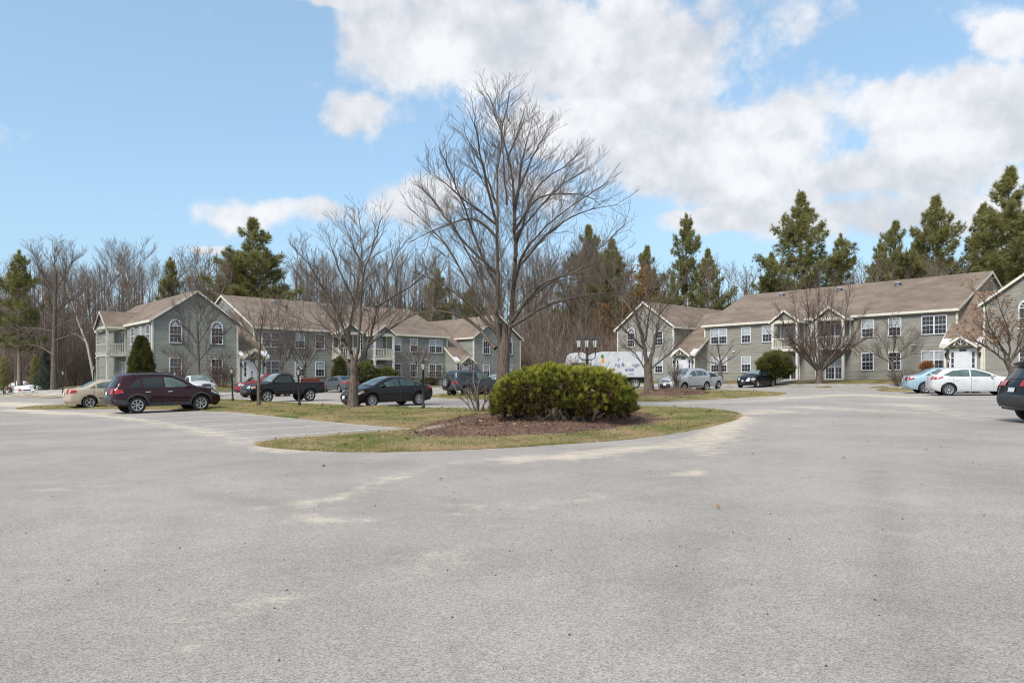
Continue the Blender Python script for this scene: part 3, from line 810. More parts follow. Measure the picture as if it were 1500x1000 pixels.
def entry(parent, x0, x1, y, mirror):
    """entrance with pediment, in building coordinates between x0 and x1, front face at y"""
    cx = (x0 + x1) / 2; H = 2.75
    w = MB(); w.box((x0, y, -.8), (x1, 6.0, H)); 
    # side wall under the lean-to roof
    outer = x1 if mirror == 0 else x0
    d_ = -.14 if mirror == 0 else .14
    w.prism([(outer, y, H - .01), (outer, y + 4.2, H - .01), (outer, y + 4.2, H + 4.2 * .74)], (d_, 0, 0))
    w.build('vestibule_wall', MT['siding'], parent)
    # lean-to roof
    r = MB(); s = .74; y0 = y - .28; yb = y + 6.2; za = H - .02 + .12; th = .12
    ex0, ex1 = (x0 - .0, x1 + .22) if mirror == 0 else (x0 - .22, x1)
    r.add([(ex0, y0, za - .28 * s), (ex1, y0, za - .28 * s), (ex1, yb, za + 6.2 * s), (ex0, yb, za + 6.2 * s)] + [(ex0, y0, za - .28 * s + th), (ex1, y0, za - .28 * s + th), (ex1, yb, za + 6.2 * s + th), (ex0, yb, za + 6.2 * s + th)],
          [(0, 3, 2, 1), (4, 5, 6, 7), (0, 1, 5, 4), (1, 2, 6, 5), (3, 0, 4, 7), (2, 3, 7, 6)])
    ro = r.build('lean_to_roof', MT['shingle'], parent)
    t = MB(); xo = ex1 if mirror == 0 else ex0
    a, b = sorted((xo - .03, xo + .03))
    t.prism([(a, y0 - .02, za - .28 * s - .14), (a, y + 3.6, za + 3.6 * s - .14), (a, y + 3.6, za + 3.6 * s + th - .01), (a, y0 - .02, za - .28 * s + th - .01)], (b - a, 0, 0))
    t.box((ex0, y0 - .03, za - .28 * s - .12), (ex1, y0 + .015, za - .28 * s + th - .01)); t.build('rake_board', MT['trim'], ro)
    # white metal strips at the foot of the lean-to, both sides of the pediment
    for sx0, sx1 in ((ex0 + .03, cx - .95), (cx + .95, ex1 - .03)):
        f = MB(); f.add([(sx0, y0 - .02, za - .28 * s + th + .01), (sx1, y0 - .02, za - .28 * s + th + .01), (sx1, y0 + .7, za + .42 * s + th + .012), (sx0, y0 + .7, za + .42 * s + th + .012)], [(0, 1, 2, 3)])
        f.build('metal_flashing', MT['white'], ro)
    # pediment
    pw = 1.0; ps = .72; pz = H - .12; py = y - .55
    p = MB(); p.prism([(cx - pw, py, pz), (cx + pw, py, pz), (cx, py, pz + pw * ps)], (0, .5, 0)); pd = p.build('pediment', MT['siding'], parent)
    q = MB()
    for sg in (-1, 1):
        q.add([(cx + sg * (pw + .2), py - .15, pz - .2 * ps + .03), (cx, py - .15, pz + pw * ps + .03), (cx, y + 1.6, pz + pw * ps + .03), (cx + sg * (pw + .2), y + 1.6, pz - .2 * ps + .03),
               (cx + sg * (pw + .2), py - .15, pz - .2 * ps + .11), (cx, py - .15, pz + pw * ps + .11), (cx, y + 1.6, pz + pw * ps + .11), (cx + sg * (pw + .2), y + 1.6, pz - .2 * ps + .11)],
              [(0, 1, 2, 3), (4, 7, 6, 5), (0, 3, 7, 4), (0, 4, 5, 1)])
    q.build('pediment_roof', MT['shingle'], pd)
    q = MB()
    for sg in (-1, 1):
        q.prism([(cx + sg * (pw + .22), py - .2, pz - .2 * ps - .1), (cx, py - .2, pz + pw * ps - .12), (cx, py - .2, pz + pw * ps + .1), (cx + sg * (pw + .22), py - .2, pz - .2 * ps + .1)], (0, .06, 0))
        a, b = sorted((cx + sg * .9, cx + sg * 1.15)); q.box((a, py - .03, pz - .2), (b, y - .002, pz - .001))
    n = 12; zc = pz + .04
    for i in range(n):
        a, b = math.pi * i / n, math.pi * (i + 1) / n
        q.prism([(cx + .52 * math.cos(a), py - .05, zc + .52 * math.sin(a)), (cx + .52 * math.cos(b), py - .05, zc + .52 * math.sin(b)), (cx + .4 * math.cos(b), py - .05, zc + .4 * math.sin(b)), (cx + .4 * math.cos(a), py - .05, zc + .4 * math.sin(a))], (0, .048, 0))
    for a in (45, 90, 135): q.bar((cx, py - .03, zc), (cx + .42 * math.cos(R(a)), py - .03, zc + .42 * math.sin(R(a))), .035, .03, (0, 1, 0))
    q.build('pediment_trim', MT['trim'], pd)
    g = MB(); g.add([(cx + .42 * math.cos(math.pi * i / n), py - .012, zc + .42 * math.sin(math.pi * i / n)) for i in range(n + 1)], [tuple(range(n, -1, -1))]); g.build('fanlight', MT['glass'], pd)
    # door with sidelights
    d = MB(); d.box((cx - 1.0, y - .06, -.02), (cx + 1.0, y - .002, 2.42)); dr = d.build('door_surround', MT['white'], parent)
    d = MB(); d.box((cx - .5, y - .1, .03), (cx + .5, y - .061, 2.12)); dd = d.build('door', MT['white'], dr)
    h = MB(); h.tube([(cx + .4, y - .16, 1.05), (cx + .4, y - .1, 1.05)], .03, 8); h.build('handle', MT['chrome'], dr)
    for sx in (-.75, .75):
        sl = MB(); [sl.box((cx + sx - .09, y - .072, z), (cx + sx + .09, y - .062, z + .42)) for z in (.75, 1.23, 1.71)]
        sl.build('sidelight', MT['glass'], dr)
    n = MB(); n.box((cx - .25, y - .085, 2.2), (cx + .25, y - .062, 2.36)); n.build('number_board', MT['plastic'], dr)
    for sx in (-1.22, 1.22):
        l = MB(); l.lathe([(.03, 0), (.07, .03), (.085, .24), (.11, .26), (.02, .36), (.0, .4)], 8, (cx + sx, y - .14, 1.75)); l.box((cx + sx - .02, y - .14, 1.8), (cx + sx + .02, y - .003, 1.9))
        l.build('wall_lantern', MT['blackmetal'], parent)
    for x in (x0 + .07, x1 - .07): MB().box((x - .09, y - .035, -.6), (x + .09, y - .003, H - .2)).build('corner_board', MT['trim'], parent)

def wing(root, x0, x1, front_kinds, inner, balcony_side=None, outer_windows=()):
    y0, y1 = 0.0, BPRO + BDEP; mid = (x0 + x1) / 2
    w = MB(); w.box((x0, y0, -.8), (x1, y1, EAVE)); 
    w.prism([(x0, y0, EAVE), (x1, y0, EAVE), (mid, y0, EAVE + RISE_W)], (0, y1 - y0, 0))
    w.build('wing_wall', MT['siding'], root)
    gable_roof(root, 'wing_roof', x0, x1, 'y', y0, y1, EAVE, RISE_W)
    c = MB()
    for x in (x0, x1):
        for y in (y0,):
            sx = 1 if x == x0 else -1
            a, b = sorted((x - .03 * sx, x + .13 * sx)); c.box((a, y - .03, -.5), (b, y - .0035, EAVE - .05))
            a, b = sorted((x - .03 * sx, x - .0035 * sx)); c.box((a, y - .0034, -.5), (b, y + .13, EAVE - .31))
            c.build('corner_board', MT['trim'], root); c = MB()
    for (cx, top, low) in front_kinds:
        window(root, x0 + cx, y0 - .003, FLOORS[1][0], top); window(root, x0 + cx, y0 - .003, FLOORS[0][0], low)
    for (xx, rz, ys) in outer_windows:
        for yy, kinds in ys:
            for k, (fl) in zip(kinds, FLOORS): window(root, xx, yy, fl[0], k, rz)

def apartment(name, o, ang, z, kinds1, kinds2, label, side_balcony):
    root = empty(name, (o[0], o[1], z), ang)
    tag(root, label, 'apartment building', 'two storey apartment buildings')
    m0 = BW + BG; m1 = m0 + BLEN; yb = BPRO + BDEP
    w = MB(); w.box((m0, BPRO, -.8), (m1, yb, EAVE)); ym = BPRO + BDEP / 2
    w.prism([(m0, BPRO, EAVE), (m0, ym, EAVE + RISE_M), (m0, yb, EAVE)], (BLEN, 0, 0)); w.build('main_wall', MT['siding'], root)
    ro = gable_roof(root, 'main_roof', BPRO, yb, 'x', m0, m1, EAVE, RISE_M, .35, .2)
    # closing walls behind the entrances
    for xa in (BW, m1): MB().box((xa, 6.0, -.8), (xa + BG, yb - 1, 7.2)).build('link_wall', MT['siding'], root)
    c = MB()
    for x, s in ((m0, 1), (m1, -1)):
        a, b = sorted((x - .03 * s, x + .13 * s)); c.box((a, BPRO - .03, -.5), (b, BPRO - .0035, EAVE - .31))
        a, b = sorted((x - .03 * s, x - .0035 * s)); c.box((a, BPRO - .0034, -.5), (b, BPRO + .12, EAVE - .3))
        c.build('corner_board', MT['trim'], root); c = MB()
    wing(root, 0, BW, kinds1, 'r', outer_windows=[(-.003, R(-90), ((1.1, ('single', 'single')), (3.4, ('slim', 'slim')), (5.9, ('single', 'single'))))] if side_balcony else ())
    w2 = m1 + BG
    wing(root, w2, w2 + BW, kinds2, 'l')
    for cx, k in ((1.8, 'double'), (5.0, 'single'), (7.35, 'single'), (BLEN - 7.35, 'single'), (BLEN - 5.0, 'single'), (BLEN - 1.8, 'double')):
        for fl in FLOORS: window(root, m0 + cx, BPRO - .003, fl[0], k)
    for cx in (10.1, BLEN - 10.1):
        balcony(root, m0 + cx, BPRO, 2.5, 1.6)
        for fl, zz in ((0, .05), (1, 3.03)):
            window(root, m0 + cx - .25, BPRO - .003, zz, 'door')
    window(root, m0 + BLEN / 2, BPRO - .003, FLOORS[1][0], 'slim')
    entry(root, BW + .004, m0 + .3, -.12, 0); entry(root, m1 - .3, w2 - .004, -.12, 1)
    sl = RISE_M / (BDEP / 2); an = math.atan(sl)
    for cx in (5.2, 11.5, 17.2):
        v = MB(); v.lathe([(.14, 0), (.14, .22), (.34, .22), (.36, .3), (.12, .38), (0, .39)], 10)
        v.build('roof_vent', MT['vent'], root, loc=(m0 + cx, BPRO + BDEP / 2 - 1.6, EAVE + RISE_M - 1.6 * sl + .15))
    # small wall fittings
    for cx in (3.6, BLEN - 3.4):
        f = MB(); f.box((m0 + cx - .16, BPRO - .12, 2.9), (m0 + cx + .16, BPRO - .003, 3.02)); f.build('wall_vent', MT['trim'], root)
    if side_balcony:
        b = balcony(root, -.0, 10.2, 3.9, 1.7, rz=R(-90))
        window(b, .9, -.004, 3.03, 'door'); window(b, .9, -.004, .05, 'door')
    else:
        f = MB(); f.box((m1 + 1, .4, 2.9), (m1 + 1.02, .8, 3.3)); 
    return root
A1 = apartment('apartment_building', BL_O, BL_ANG, BL_Z, [(2.05, 'arch', 'single'), (5.85, 'arch', 'single')], [(2.05, 'arch', 'single'), (5.85, 'arch', 'single')],
          'grey green clapboard apartment building with brown roof on the left', True)
A2 = apartment('apartment_building', BR_O, BR_ANG, BR_Z, [(2.05, 'arch', 'single'), (5.95, 'single', 'single')], [(2.95, 'arch', 'single'), (6.4, 'arch', 'single')],
          'taupe grey clapboard apartment building with brown roof on the right', False)
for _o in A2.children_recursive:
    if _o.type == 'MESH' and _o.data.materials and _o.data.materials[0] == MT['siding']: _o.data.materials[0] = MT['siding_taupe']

# ------------------------------------------------------------------ bare trees
class Wood:
    """collects branch tubes: thick ones for the trunk mesh, thin ones for the crown mesh"""
    def __init__(s, cut): s.t = MB(); s.c = MB(); s.cut = cut; s.tips = []
    def tube(s, pts, r0, r1):
        n = len(pts); rad = [r0 + (r1 - r0) * i / (n - 1) for i in range(n)]
        if r0 > s.cut: s.t.tube(pts, rad, 8 if r0 > .12 else 5, False)
        else: s.c.tube(pts, rad, 4 if r0 > .025 else 3, False)
def rand_perp(d, rng):
    v = Vector((rng.uniform(-1, 1), rng.uniform(-1, 1), rng.uniform(-1, 1))); v = v - d * v.dot(d)
    return v.normalized() if v.length > 1e-4 else d.orthogonal().normalized()
def sprout(W, pts, r0, r1, lvl, P, rng, t0=.15):
    """side branches along a branch that already stands as a polyline"""
    if lvl > P['levels']: return
    seg = [(pts[i + 1] - pts[i]).length for i in range(len(pts) - 1)]; L = sum(seg)
    sp = P['space'][lvl - 1]; n = max(1, int(L * (1 - t0) / sp))
    for k in range(n):
        t = t0 + (1 - t0) * (k + rng.random()) / n; s = t * L; i = 0
        while i < len(seg) - 1 and s > seg[i]: s -= seg[i]; i += 1
        p = pts[i].lerp(pts[i + 1], min(1, s / max(1e-6, seg[i]))); d = (pts[i + 1] - pts[i]).normalized()
        r = (r0 + (r1 - r0) * t)
        ang = R(rng.uniform(*P['ang'])); q = rand_perp(d, rng)
        if d.z > .3 and q.z < -.3: q.z *= -.4; q.normalize()
        nd = (d * math.cos(ang) + q * math.sin(ang)); nd.z += P['up']; nd.normalize()
        ln = P['len'][lvl - 1] * (1.15 - .75 * t) * rng.uniform(.6, 1.15)
        if lvl > 1: ln = min(ln, L * .75)
        grow(W, p, nd, ln, min(r * .62, P['rad'][lvl - 1] * rng.uniform(.8, 1.1)), lvl, P, rng)
def grow(W, p, d, L, r, lvl, P, rng):
    n = 5 if L > 1.2 else (4 if L > .5 else 3); pts = [p.copy()]; dd = d.copy()
    for i in range(n):
        dd = dd + rand_perp(dd, rng) * P['wob'] + Vector((0, 0, P['trop'])); dd.normalize()
        pts.append(pts[-1] + dd * L / n)
    r1 = max(P['tip'], r * .3)
    W.tube(pts, r, r1); W.tips.append((pts[-1], dd))
    sprout(W, pts, r, r1, lvl + 1, P, rng)

def tree_objs(name, W, bark, twig, label, cat, group, base):
    root = empty(name, base)
    def shift(mb): mb.V = [(v[0] - base[0], v[1] - base[1], v[2] - base[2]) for v in mb.V]; return mb
    if W.t.V: shift(W.t).build('trunk', MT[bark], root, True)
    if W.c.V: shift(W.c).build('crown', MT[twig], root, True)
    return tag(root, label, cat, group)

def traced(name, D, trunk, limbs, P, label, seed, bark='bark', twig='twig', cut=.045, group=None, spread=.9, cat='tree', leaves=0):
    """a tree near the camera: trunk and limbs given as places in the photo at distance D, each limb with its own depth"""
    rng = random.Random(seed); W = Wood(cut)
    base = trunk[0]; gp = on(base[0], D); gz = TM(gp.x, gp.y)
    tp = [Vector((gp.x, gp.y, gz - .1))] + [at(x, y, D) for x, y, *_ in trunk[1:]]
    if tp[1].z < gz + .1: tp[1].z = gz + .3
    rr = [trunk[0][2] * 1.35] + [t[2] for t in trunk[1:]]
    fine, fr = [], []
    for i in range(len(tp) - 1):
        for k in range(3): fine.append(tp[i].lerp(tp[i + 1], k / 3)); fr.append(rr[i] + (rr[i + 1] - rr[i]) * (k / 3) ** .6)
    fine.append(tp[-1]); fr.append(rr[-1])
    W.t.tube(fine, fr, 12, False)
    nl = len(limbs)
    for j, (pts, r0) in enumerate(limbs):
        ph = j * 2.399 + seed; dep = spread * math.sin(ph)
        m = len(pts); P3 = []
        for i, (x, y) in enumerate(pts):
            f = i / (m - 1); P3.append(at(x, y, D + dep * f * 2.6))
        sm = []
        for i in range(m - 1):
            p0, p1, p2, p3 = P3[max(i - 1, 0)], P3[i], P3[i + 1], P3[min(i + 2, m - 1)]
            for k in range(4):
                t = k / 4
                q = .5 * ((2 * p1) + (p2 - p0) * t + (2 * p0 - 5 * p1 + 4 * p2 - p3) * t * t + (3 * p1 - p0 - 3 * p2 + p3) * t ** 3)
                sm.append(q + rand_perp(Vector((0, 0, 1)), rng) * .035 * (i + k > 0))
        sm.append(P3[-1]); r1 = max(P['tip'] * 1.5, r0 * .16)
        n_ = len(sm); W.t.tube(sm, [r1 + (r0 - r1) * (1 - i / (n_ - 1)) ** 1.5 for i in range(n_)], 7, False); sprout(W, sm, r0 * .8, r1, 1, P, rng, .12)
    root = tree_objs(name, W, bark, twig, label, cat, group, (gp.x, gp.y, gz))
    if leaves:
        leaf_cloud(root, [t for t in W.tips], leaves, .075, 'oak_leaf', rng, root.location)
    return root

def leaf_cloud(root, tips, n, size, mat, rng, base):
    V, F, Tn = [], [], []
    for _ in range(n):
        p, d = rng.choice(tips); p = p + Vector((rng.uniform(-.12, .12), rng.uniform(-.12, .12), rng.uniform(-.14, .06))) - Vector(base)
        a = rand_perp(Vector((0, 0, 1)), rng); b = rand_perp(a, rng); s = size * rng.uniform(.6, 1.3); i = len(V)
        V += [p - a * s, p + b * s * .5, p + a * s, p - b * s * .5 - Vector((0, 0, s * .3))]; F.append((i, i + 1, i + 2, i + 3)); Tn += [rng.random()] * 4
    return obj_me('leaf', mesh_from('leaf', V, F, MT[mat], False, Tn), root) if False else tag(obj_me('clinging_leaves', mesh_from('clinging_leaves', V, F, MT[mat], False, Tn), root), kind='stuff')

PB = dict(levels=3, space=[.24, .19, .19], len=[2.1, 1.1, .55], rad=[.017, .0095, .0065], ang=(26, 56), up=.08, wob=.11, trop=.03, tip=.005)
traced('bare_tree', 30.0, [(736, 600, .31), (737, 545, .265), (738, 505, .245), (737, 474, .17)],
       [([(741, 520), (748, 470), (751, 445), (754, 360), (752, 280), (744, 232), (730, 180), (714, 138)], .13),
        ([(733, 520), (729, 470), (728, 445), (729, 360), (728, 268), (736, 195), (746, 134)], .125),
        ([(728, 475), (716, 440), (698, 395), (664, 330), (628, 285)], .08), ([(728, 420), (702, 368), (682, 304), (656, 245), (642, 215)], .07),
        ([(725, 480), (706, 450), (650, 355), (600, 306)], .09), ([(753, 380), (764, 335), (790, 272), (832, 240), (855, 218)], .07),
        ([(753, 420), (768, 370), (815, 318), (892, 265)], .085), ([(748, 470), (790, 425), (850, 388), (915, 330)], .09),
        ([(730, 490), (694, 452), (655, 420), (604, 398)], .1), ([(746, 480), (800, 448), (862, 432), (912, 428)], .09),
        ([(726, 510), (690, 472), (645, 455), (596, 462)], .1), ([(750, 470), (790, 420), (842, 398), (905, 372)], .09),
        ([(752, 300), (775, 240), (794, 205), (804, 180)], .06), ([(728, 300), (705, 240), (686, 205), (678, 180)], .06),
        ([(729, 340), (712, 262), (700, 205), (694, 165)], .07), ([(753, 330), (762, 255), (772, 205), (782, 170)], .07), ([(752, 400), (800, 345), (850, 312), (905, 300)], .07), ([(728, 400), (684, 358), (640, 302), (612, 264)], .07),
        ([(742, 300), (738, 225), (728, 130)], .05), ([(728, 330), (668, 282), (624, 245)], .055), ([(753, 350), (812, 280), (868, 245)], .055), ([(744, 235), (760, 190), (768, 160)], .05), ([(752, 340), (790, 290), (850, 285), (880, 300)], .06), ([(729, 350), (690, 320), (630, 340), (600, 355)], .07)],
       PB, 'tallest bare tree with a thick trunk behind the rounded evergreen bush', 3)
P2 = dict(PB, space=[.22, .18, .18], len=[2.1, 1.0, .45], rad=[.019, .0105, .0075], up=.1)
traced('bare_tree', 34.5, [(517, 598, .22), (518, 560, .185), (519, 528, .17)],
       [([(517, 532), (511, 492), (519, 448), (526, 400), (529, 350), (525, 305)], .09), ([(522, 532), (526, 485), (533, 405), (548, 355), (560, 318)], .085),
        ([(524, 535), (538, 508), (547, 475), (555, 440), (580, 375), (606, 340)], .085), ([(514, 540), (498, 505), (488, 470), (462, 430), (430, 395)], .065),
        ([(513, 515), (490, 450), (450, 385), (428, 360)], .06), ([(514, 515), (480, 482), (448, 470), (412, 455)], .06), ([(540, 505), (580, 475), (625, 452), (655, 440)], .06),
        ([(520, 445), (495, 390), (482, 345)], .06), ([(533, 405), (520, 365), (504, 325)], .06), ([(550, 450), (600, 420), (636, 385)], .06), ([(514, 540), (500, 520), (494, 528), (470, 505)], .05)],
       P2, 'bare grey tree standing on the grass strip beside the black sedan', 8)
P3_ = dict(PB, levels=3, space=[.25, .2, .2], len=[1.9, 1.0, .5], rad=[.028, .015, .01], tip=.007, up=.12)
traced('bare_tree', 51.5, [(951, 577, .33), (950, 555, .29), (949, 532, .27)],
       [([(948, 535), (942, 500), (932, 460), (926, 435), (918, 395)], .17), ([(951, 535), (957, 507), (964, 475), (968, 440), (978, 395)], .17),
        ([(946, 515), (930, 497), (908, 478), (890, 462)], .09), ([(953, 540), (980, 518), (1002, 492), (1024, 482)], .08), ([(945, 540), (930, 518), (915, 508), (896, 514)], .07),
        ([(945, 500), (952, 450), (950, 390)], .08), ([(932, 460), (905, 430), (885, 400)], .06), ([(966, 460), (990, 430), (1006, 405)], .06)],
       P3_, 'bare forked tree on the mulch mound in front of the white box truck', 12)
P4 = dict(PB, levels=3, space=[.24, .2, .2], len=[1.9, 1.0, .55], rad=[.026, .015, .011], tip=.008, up=.12, ang=(20, 45))
traced('bare_tree', 64.0, [(1200, 559, .3), (1200, 548, .26), (1200, 540, .25)],
       [([(1200, 545), (b * .5 + 600 + (b - 1200) * .12, 505), (b, y)], .1) for b, y in ((1128, 492), (1140, 450), (1160, 425), (1180, 402), (1200, 392), (1222, 400), (1246, 420), (1268, 455), (1285, 490), (1150, 520), (1262, 520), (1190, 440), (1212, 435))],
       P4, 'dense vase shaped bare tree in front of the right building balconies', 21, twig='twig_red', spread=1.2)
traced('bare_tree', 63.0, [(1310, 560, .16), (1308, 540, .13), (1304, 528, .12)],
       [([(1304, 530), (1280, 518), (1262, 515)], .06), ([(1304, 530), (1295, 505), (1282, 485)], .06), ([(1305, 530), (1312, 500), (1305, 472)], .06), ([(1306, 530), (1330, 505), (1345, 490)], .06), ([(1308, 532), (1332, 520), (1352, 518)], .05)],
       P4, 'small crooked bare tree between two ground floor windows of the right building', 25)
traced('bare_tree', 71.0, [(1056, 556, .2), (1055, 540, .17), (1055, 530, .16)],
       [([(1055, 532), (1040, 515), (1030, 500)], .07), ([(1055, 532), (1052, 510), (1048, 495)], .07), ([(1055, 532), (1068, 512), (1075, 498)], .07), ([(1055, 535), (1075, 522), (1084, 515)], .06), ([(1055, 535), (1035, 528), (1026, 522)], .06)],
       dict(P4, len=[1.0, .6, .3]), 'small dark bare tree in front of the double window near the far entrance', 27)
PR = dict(PB, levels=3, space=[.2, .18, .2], len=[1.5, .75, .4], rad=[.03, .014, .009], tip=.006, up=.1)
traced('oak_tree', 46.0, [(1480, 566, .2), (1482, 545, .17), (1474, 528, .15)],
       [([(1474, 530), (1455, 515), (1430, 500), (1395, 492)], .07), ([(1476, 530), (1462, 500), (1435, 478), (1405, 470)], .07), ([(1478, 530), (1478, 490), (1465, 450), (1450, 415)], .07),
        ([(1480, 530), (1500, 490), (1510, 440), (1505, 390)], .08), ([(1482, 540), (1520, 510), (1550, 480)], .07), ([(1476, 520), (1450, 480), (1440, 440), (1420, 420)], .05), ([(1480, 530), (1530, 470), (1545, 420)], .07)],
       PR, 'oak with orange brown leaves still clinging at the right edge', 31, leaves=2000)
PY = dict(PB, levels=3, space=[.2, .18, .2], len=[1.2, .6, .3], rad=[.018, .011, .008], tip=.006, up=.25, ang=(25, 50))
traced('young_tree', 37.5, [(379, 596, .085), (379, 555, .075), (380, 515, .065)],
       [([(379, 545), (365, 520), (345, 495)], .03), ([(380, 535), (398, 510), (418, 485)], .03), ([(380, 515), (372, 480), (360, 445)], .035), ([(380, 515), (384, 475), (388, 435)], .04), ([(380, 515), (395, 485), (408, 455)], .03), ([(379, 525), (360, 500), (350, 470)], .025), ([(380, 500), (345, 470), (330, 455)], .025)],
       PY, 'slender young bare tree in front of the black pickup truck', 35)
traced('young_tree', 60.0, [(292, 572, .14), (291, 540, .12), (290, 500, .10), (289, 470, .07)],
       [([(291, 530), (270, 505), (252, 490)], .04), ([(291, 530), (312, 505), (332, 485)], .04), ([(290, 505), (272, 475), (258, 450)], .04), ([(290, 505), (308, 475), (322, 455)], .04), ([(290, 480), (285, 445), (282, 420)], .05), ([(289, 480), (300, 450), (306, 432)], .04), ([(291, 545), (262, 530), (246, 520)], .03), ([(291, 545), (318, 535), (338, 528)], .03)],
       dict(PY, len=[1.8, .9, .5], tip=.009, rad=[.024, .015, .011]), 'slim bare tree with reddish twigs before the arched window gable', 37, twig='twig_red')
for (px, D, ytop, lab, sd) in ((412, 68.0, 440, 'thin reddish bare tree beside the entrance of the left building', 41), (446, 71.0, 470, 'thin bare tree between the first windows of the left building', 43),
                               (610, 81.0, 500, 'thin bare tree near the far end of the left building facade', 45)):
    g = on(px, D); yb = YH - (g.z - CAMZ) * FPX / D
    traced('young_tree', D, [(px, yb, .11), (px, yb - 20, .09), (px, yb - 38, .08)],
           [([(px, yb - 30), (px + dx * .6, (yb - 30 + ytop) / 2 + abs(dx) * .5), (px + dx, ytop + abs(dx) * .9)], .04) for dx in (-28, -16, -5, 7, 18, 27)],
           dict(PY, len=[1.4, .8, .45], tip=.009, rad=[.024, .015, .011]), lab, sd, twig='twig_red')
# tall trees at the far left, before the wood
PL = dict(PB, levels=3, space=[.35, .3, .3], len=[2.8, 1.4, .8], rad=[.04, .022, .015], tip=.011, up=.05)
traced('bare_tree', 72.0, [(79, 570, .27), (79, 520, .23), (80, 460, .18), (82, 400, .12)],
       [([(79, 520), (50, 505), (20, 510)], .1), ([(79, 500), (110, 490), (135, 500)], .1), ([(80, 470), (50, 450), (30, 460)], .1), ([(80, 460), (105, 440), (128, 445)], .1), ([(81, 430), (62, 400), (50, 375)], .1), ([(81, 425), (100, 395), (112, 372)], .1), ([(82, 405), (80, 380), (84, 355)], .12), ([(79, 480), (115, 465), (140, 470)], .08), ([(79, 485), (40, 480), (10, 490)], .08)],
       PL, 'large bare tree by the sidewalk at the far left', 51)
traced('birch_tree', 82.0, [(140, 556, .16), (128, 505, .13), (112, 465, .09)], [([(114, 470), (106, 445), (98, 420)], .06), ([(118, 480), (122, 450), (128, 430)], .04), ([(125, 500), (112, 490), (100, 486)], .03)],
       dict(PL, len=[1.4, .7, .4]), 'pale leaning birch trunk left of the building balcony', 53, bark='birch', cut=.03)

# shrubs of bare stems
def bare_shrub(px, D, w, h, n, label, seed, twig='twig', r=.02, name='bare_shrub', fan=.8, z=None, lv=2, P=None):
    rng = random.Random(seed); g = on(px, D); gz = TM(g.x, g.y); W = Wood(9)
    P = P or dict(PB, levels=lv, space=[.25, .2, .2], len=[h * .45, h * .25, .2], rad=[r * .5, r * .3, .006], tip=.005 + D * .00007, up=.2, ang=(20, 50), wob=.16)
    for i in range(n):
        a = rng.uniform(0, 6.28); rad = math.sqrt(rng.random())
        p = Vector((g.x + .12 * w * math.cos(a) * rad, g.y + .12 * w * math.sin(a) * rad, gz - .05))
        d = Vector((math.cos(a) * rad * fan, math.sin(a) * rad * fan, 1)).normalized()
        grow(W, p, d, h * rng.uniform(.7, 1.05) * (1 - .25 * rad), r * rng.uniform(.7, 1.1), 0, P, rng)
    o = W.c; o.V = [(v[0] - g.x, v[1] - g.y, v[2] - gz) for v in o.V]
    root = o.build(name, MT[twig], None, True, (g.x, g.y, gz))
    return tag(root, label, 'shrub')
bare_shrub(700, 28.6, 2.0, 2.3, 9, 'gnarled bare shrub with dark stems left of the rounded evergreen bush', 61, 'twig', .045, fan=.55, P=dict(PB, levels=3, space=[.3, .22, .2], len=[.8, .45, .25], rad=[.025, .013, .007], tip=.005, up=.12, ang=(25, 60), wob=.28))
bare_shrub(990, 51.0, 1.3, 2.0, 16, 'twiggy bare shrub on the mulch mound before the silver car', 63, 'twig', .035, fan=.35)
bare_shrub(262, 65.5, 3, 2.5, 26, 'round reddish bare shrub under the left arched window', 65, 'twig_red', .025, fan=.7)
bare_shrub(325, 69.5, 3, 2.6, 26, 'round reddish bare shrub under the right arched window', 66, 'twig_red', .025, fan=.7)
bare_shrub(595, 81.0, 2, 2.2, 16, 'low bare shrub before a ground floor window right of the second balcony', 67, 'twig_red', .025)
bare_shrub(640, 86.0, 2, 2.4, 16, 'bare shrub before the far double window of the left building', 68, 'twig_red', .025)
bare_shrub(845, 40.0, 3, 2.6, 44, 'reddish bare shrub behind the three lantern lamp post', 69, 'twig_red', .02, fan=.7)
bare_shrub(1322, 58.0, 3.0, 1.6, 40, 'reddish bare hedge shrub left of the right entrance', 70, 'twig_red', .018, fan=1.1)
bare_shrub(1352, 57.0, 3.0, 1.5, 40, 'reddish bare hedge shrub nearest the right entrance door', 71, 'twig_red', .018, fan=1.1)
bare_shrub(1390, 56.0, 2.5, 1.2, 30, 'low reddish bare shrub behind the white hatchback', 72, 'twig_red', .018, fan=1.1)

# ------------------------------------------------------------------ needles and leaves
def tufts(P, D, k, ln, wd, rng, spread=.6, tint=None):
    """k thin blades per tuft at points P along directions D; returns V, F, tint"""
    n = len(P); A = np.repeat(P, k, 0); d = np.repeat(D, k, 0) + rng.normal(0, spread, (n * k, 3)); d /= np.linalg.norm(d, axis=1)[:, None] + 1e-9
    s = np.cross(d, rng.normal(0, 1, (n * k, 3))); s /= np.linalg.norm(s, axis=1)[:, None] + 1e-9
    L = ln * rng.uniform(.7, 1.2, (n * k, 1))
    V = np.empty((n * k * 3, 3)); V[0::3] = A - s * wd; V[1::3] = A + s * wd; V[2::3] = A + d * L
    t = np.repeat(tint if tint is not None else rng.random(n), k) + rng.normal(0, .06, n * k)
    return V, np.arange(n * k * 3).reshape(-1, 3), np.clip(np.repeat(t, 3), 0, 1)
def build_tufts(name, parts, mat, parent, kind=None):
    V = np.concatenate([p[0] for p in parts]); off = np.cumsum([0] + [len(p[0]) for p in parts[:-1]])
    F = np.concatenate([p[1] + o for p, o in zip(parts, off)]); t = np.concatenate([p[2] for p in parts])
    return obj_me(name, mesh_from(name, V, F, MT[mat], False, t), parent)

